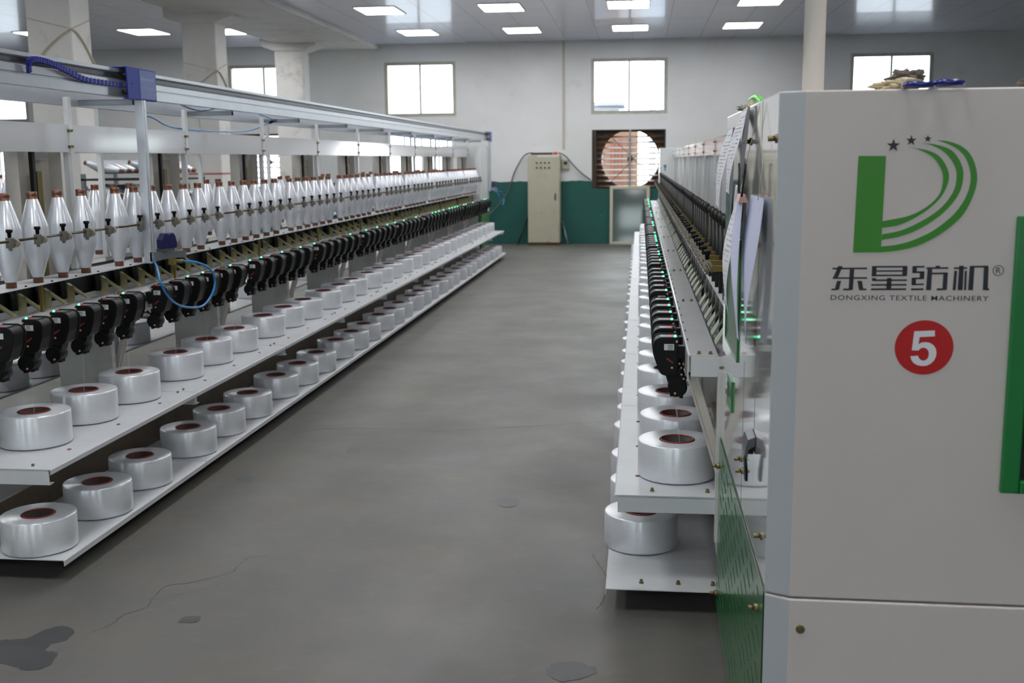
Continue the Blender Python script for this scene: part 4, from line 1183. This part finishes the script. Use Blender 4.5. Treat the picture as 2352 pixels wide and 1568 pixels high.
def blower(y, label, dx=0.0):
    t = thing('travelling_blower', label, 'blower carriage', (-2.70, y, 0))
    c = MB().box(-.006, 0, 0, .355, 2.045, 2.203).box(-.10, 0, 0, .355, 2.203, 2.208).box(-.03, 0, 0, .355, 2.040, 2.045)
    cv = link('carriage_cover', c.mesh('carriage_cover', blue, bevel=.0015), t)
    lb = MB().box(0, .0012, .15, .345, 2.048, 2.200)  # printed half of the cover, its reflection painted in as lighter blue
    for row, (z, h_, a, bb, n_) in enumerate(((2.142, .018, .165, .325, 8), (2.098, .015, .175, .32, 9))):
        for k in range(n_):
            y0_ = a + (bb - a) * k / n_; w_ = (bb - a) / n_ * .72
            if row == 1 and k in (2, 5): continue
            lb.box(.0012, .0016, y0_, y0_ + w_ * .25, z, z + h_, 1).box(.0012, .0016, y0_ + w_ * .25, y0_ + w_, z + h_ * (.8 if k % 2 else .45), z + h_ * (1.0 if k % 2 else .6), 1)
            lb.box(.0012, .0016, y0_ + w_ * .7, y0_ + w_ * .9, z, z + h_ * (.6 if k % 3 else 1), 1)
    link('label_sheen', lb.mesh('label_sheen', [blue_l, mat('pale_blue_print', (150, 162, 205), .4)]), cv)
    link('screw_hole', MB().cyl((-.001, .055, 2.122), (.0012, .055, 2.122), .006, 14).mesh('screw_hole', darkin), cv)
    w = MB()
    for z in (2.075, 2.165): w.cyl((-.035, .02, z), (-.008, .02, z), .013, 14).cyl((-.035, .30, z), (-.008, .30, z), .013, 14)
    link('roller', w.mesh('roller', dark), t)
    m_ = MB().prism([(-.045, .165), (0, .165), (0, .178), (-.006, .180), (-.006, .190), (0, .192), (0, .210), (-.045, .210)], 'z', 1.150, 2.045)
    link('mast', m_.mesh('mast', alu), t)
    a = MB().bar((.012, .20, 1.185), (.030, .36, 1.185), .004, .045, up=(0, 0, 1)).bar((.030, .36, 1.183), (.075, .46, 1.178), .004, .04, up=(0, 0, 1))
    a.box(-.01, .014, .165, .215, 1.160, 1.212)
    link('arm_bracket', a.mesh('arm_bracket', galv), t)
    P = [(0, 0), (.108, 0), (.112, .028), (.100, .072), (.086, .088), (.070, .084), (.054, .080), (.040, .088), (.024, .086), (.012, .068), (.0, .050)]
    n_ = MB(); 
    f_ = lambda a_, h_, d_: (.02 + a_ * .45 + d_ * .8, .26 + a_ * .89 - d_ * .40, 1.222 + h_)
    v = [f_(a_, h_, 0) for a_, h_ in P] + [f_(a_, h_, -.05) for a_, h_ in P]; k_ = len(P)
    n_.add(v, [(i, (i + 1) % k_, k_ + (i + 1) % k_, k_ + i) for i in range(k_)]); n_.add(v[:k_], [tuple(range(k_))]); n_.add(v[k_:], [tuple(range(k_))])
    link('nozzle_head', n_.mesh('nozzle_head', navy, bevel=.004), t)
    link('nozzle_base', MB().box(-.01, .05, .25, .37, 1.206, 1.222).mesh('nozzle_base', alud), t)
    ft = MB().box(.03, .06, .31, .35, 1.128, 1.162).cyl((.045, .35, 1.145), (.06, .44, 1.138), .011, 12)
    link('fitting', ft.mesh('fitting', olive), t)
    H = [(-.01, .19, 1.17), (.10, .0, 1.15), (.18, -.145, 1.085), (.18, -.06, .995), (.18, .073, .929), (.18, .248, .892), (.18, .425, .883), (.18, .567, .938), (.18, .611, 1.011), (.175, .548, 1.085), (.13, .47, 1.128), (.062, .44, 1.138)]
    link('air_hose', MB().tube(smooth_pts(H, 6), .0062, 10).mesh('air_hose', hose_m), t)
    return t
bl = blower(5.705, 'travelling blower with blue carriage box and looped blue hose near the camera')
ch = smooth_pts([(-.035, -.895, 2.108), (-.03, -.905, 2.143), (-.03, -.875, 2.168), (-.03, -.775, 2.170), (-.03, -.68, 2.160), (-.03, -.565, 2.140), (-.03, -.40, 2.113), (-.03, -.2, 2.110), (-.03, 0, 2.11)], 5)
cm = MB()
for i in range(len(ch) - 1):
    p0, p1 = ch[i], ch[i + 1]; d = p1 - p0
    cm.bar(p0 + d * .08, p0 + d * .92, .022, .014, up=(1, 0, 0))
    cm.bar(p0 + d * .35, p0 + d * .60, .026, .018, up=(1, 0, 0))
link('cable_chain', cm.mesh('cable_chain', mat('chain_plastic', (44, 50, 140), .35)), bl)
blower(19.98, 'travelling blower with small blue box at the far end of the left overhead rail')

def hose(pts, label, r=.0055, m=None):
    tag(link('air_hose', MB().tube(smooth_pts(pts, 6), r, 8).mesh('air_hose', m or hose_m)), label, 'hose')
x = -2.815
hose([(x, 5.0, 2.085), (x, 5.12, 2.068), (x, 5.27, 2.058), (x, 5.43, 2.066), (x, 5.56, 2.085)], 'short blue hose sagging below the rail left of the near carriage')
hose([(x, 6.53, 2.082), (x, 6.70, 2.050), (x, 6.94, 2.032), (x, 7.19, 2.054), (x, 7.38, 2.082)], 'short blue hose sagging below the rail right of the near carriage')
hose([(-3.0, 6.461, 1.995), (-3.0, 6.652, 1.98), (-3.0, 6.838, 1.94), (-3.0, 7.05, 1.924), (-3.0, 7.477, 1.920), (-3.0, 8.064, 1.926), (-3.0, 8.445, 1.951), (-3.0, 8.756, 2.001), (-3.0, 8.956, 2.040), (-3.0, 9.13, 2.052), (-3.0, 9.375, 2.06)], 'long blue hose trailing along the top of the white panels of the left machine')
hose([(-2.98, 8.55, 2.075), (-2.98, 8.72, 2.062), (-2.985, 8.93, 2.045)], 'short blue hose branch joining the long blue hose at a black clip')
hose([(-2.95, 13.2, 2.03), (-2.95, 14.5, 2.00), (-2.95, 15.6, 2.01), (-2.95, 16.9, 2.02)], 'blue hose sagging under the far part of the overhead rail')
j = MB().cyl((-3.0, 8.86, 2.020), (-3.0, 9.0, 2.045), .012, 10); tag(link('hose_clip', j.mesh('hose_clip', black)), 'black clip where the blue hoses join above the white panels', 'clip')

# ------------------------------------------------------------------ along the far wall
t = thing('electrical_cabinet', 'tall cream stained metal cabinet standing against the far wall', 'cabinet', (-2.23, 22.15, 0))
Wc, Hc = .64, 1.80
link('body', MB().box(0, Wc, .018, .395, .05, Hc).mesh('body', ecab_m, bevel=.006), t)
link('base', MB().box(.01, Wc - .01, .03, .39, 0, .05).mesh('base', rust), t)
d = link('door', MB().box(.006, Wc - .02, 0, .018, .06, Hc - .05).mesh('door', ecab_m, bevel=.004), t)
for i in range(4):
    for jn in range(2):
        link('indicator_lamp', MB().cyl((.185 + i * .082, -.012, 1.64 - jn * .095), (.185 + i * .082, 0, 1.64 - jn * .095), .020, 14).mesh('indicator_lamp', mat('dim_lamp_%d%d' % (i, jn), (66, 58, 62), .3)), d)
link('handle', MB().box(Wc - .10, Wc - .07, -.02, 0, .90, 1.04).mesh('handle', alud, bevel=.003), d)
link('white_strip', MB().box(.20, Wc - .01, -.002, .0, Hc - .045, Hc - .004).mesh('white_strip', sticker), t)
tag(link('plank', MB().box(-2.17, -1.74, 22.22, 22.34, 1.801, 1.845).mesh('plank', mat('dark_wood', (74, 58, 48), .6, vary=.3, vscale=12), bevel=.003)), 'dark wooden board lying on top of the cream cabinet', 'board')
rb = thing('red_bottle', 'small red bottle lying on the cabinet top beside the dark board', 'bottle', (-1.68, 22.25, 1.801))
link('body', MB().cyl((-.045, 0, .028), (.04, 0, .028), .026, 16).mesh('body', mat('red_plastic', (200, 70, 60), .4), bevel=.004), rb)
link('cap', MB().cyl((.04, 0, .028), (.065, 0, .028), .014, 14).mesh('cap', mat('pink_cap', (200, 150, 145), .4)), rb)
def cable(pts, label):
    tag(link('cable', MB().tube(smooth_pts(pts, 6), .013, 8).mesh('cable', cable_m)), label, 'cable')
cable([(-2.10, 22.40, 1.815), (-2.20, 22.45, 1.84), (-2.35, 22.48, 1.765), (-2.53, 22.5, 1.464), (-2.604, 22.5, 1.247), (-2.695, 22.5, 1.029), (-2.893, 22.45, .767), (-3.074, 22.35, .591), (-3.2, 21.2, .42)], 'grey cable drooping from the cream cabinet to the left machine')
cable([(-1.70, 22.40, 1.815), (-1.606, 22.45, 1.83), (-1.476, 22.44, 1.757), (-1.345, 22.46, 1.601), (-1.17, 22.50, 1.427), (-.985, 22.535, 1.295)], 'grey cable drooping from the cream cabinet to the exhaust fan')
sb = thing('switch_box', 'small cream switch box on the far wall right of the metal cabinet', 'switch box', (-1.572, WY, 1.512))
link('body', MB().box(0, .15, -.06, 0, 0, .185).mesh('body', ecab_m, bevel=.006), sb)
link('breaker', MB().box(.04, .11, -.068, -.06, .09, .15).mesh('breaker', ink), sb)
tag(link('rod', MB().cyl((-2.45, 22.30, .012), (-2.26, 22.53, .55), .017, 10).mesh('rod', dark)), 'dark rod leaning on the wall left of the cream cabinet', 'rod')
tag(link('rod', MB().cyl((-1.43, 22.30, .012), (-1.565, 22.53, .46), .017, 10).mesh('rod', galv)), 'grey rod leaning on the wall right of the cream cabinet', 'rod')
gp = thing('glazed_panel', 'cream framed dark glass panel leaning below the exhaust fan', 'glass panel', (-.60, 22.42, 0), (R(-4), 0, 0))
f = MB().box(0, .06, 0, .035, .0, 1.17).box(.735, .80, 0, .035, .0, 1.17).box(.06, .735, 0, .035, 0, .055).box(.06, .735, 0, .035, 1.11, 1.17)
link('frame', f.mesh('frame', gframe, bevel=.004), gp)
link('pane', MB().box(.06, .735, .012, .02, .055, 1.11).mesh('pane', tglass), gp)

# ------------------------------------------------------------------ bobbin trolleys behind the left machine
def trolley(x, y, W, D, tiers, label):
    t = thing('bobbin_trolley', label, 'trolley', (x, y, 0))
    for a in (.02, W - .02):
        for b_ in (.02, D - .02):
            link('post', MB().box(a - .02, a + .02, b_ - .02, b_ + .02, .10, tiers[-1] + .05).mesh('post', galv), t)
            link('wheel', MB().cyl((a - .015, b_, .05), (a + .015, b_, .05), .05, 16).mesh('wheel', dark), t)
    for z in [.14] + tiers:
        link('tray', MB().box(0, W, 0, D, z - .02, z).mesh('tray', dark), t)
    return t
trolley(-5.86, 11.15, 1.05, .78, [1.28, 1.545], 'steel trolley of lying bobbins behind the left machine')
n = 0
for z in (1.28, 1.545):
    for i in range(5):
        for x0_ in (-5.85, -5.36):
            n += 1
            pirn(x0_ + .02 * i, 11.24 + i * .14, z + .168, '%s white bobbin lying on the steel trolley behind the left machine' % nth(n), 'bobbins on the trolley', (0, R(103), rnd.uniform(-.01, .01)))
trolley(-6.0, 9.15, .75, .55, [1.185], 'steel trolley of standing bobbins behind the left machine at the picture edge')
n = 0
for i in range(4):
    for jn in range(3):
        n += 1
        pirn(-5.90 + i * .18, 9.25 + jn * .18, 1.1855, '%s white bobbin standing on the trolley at the left picture edge' % nth(n), 'bobbins standing on the trolley')
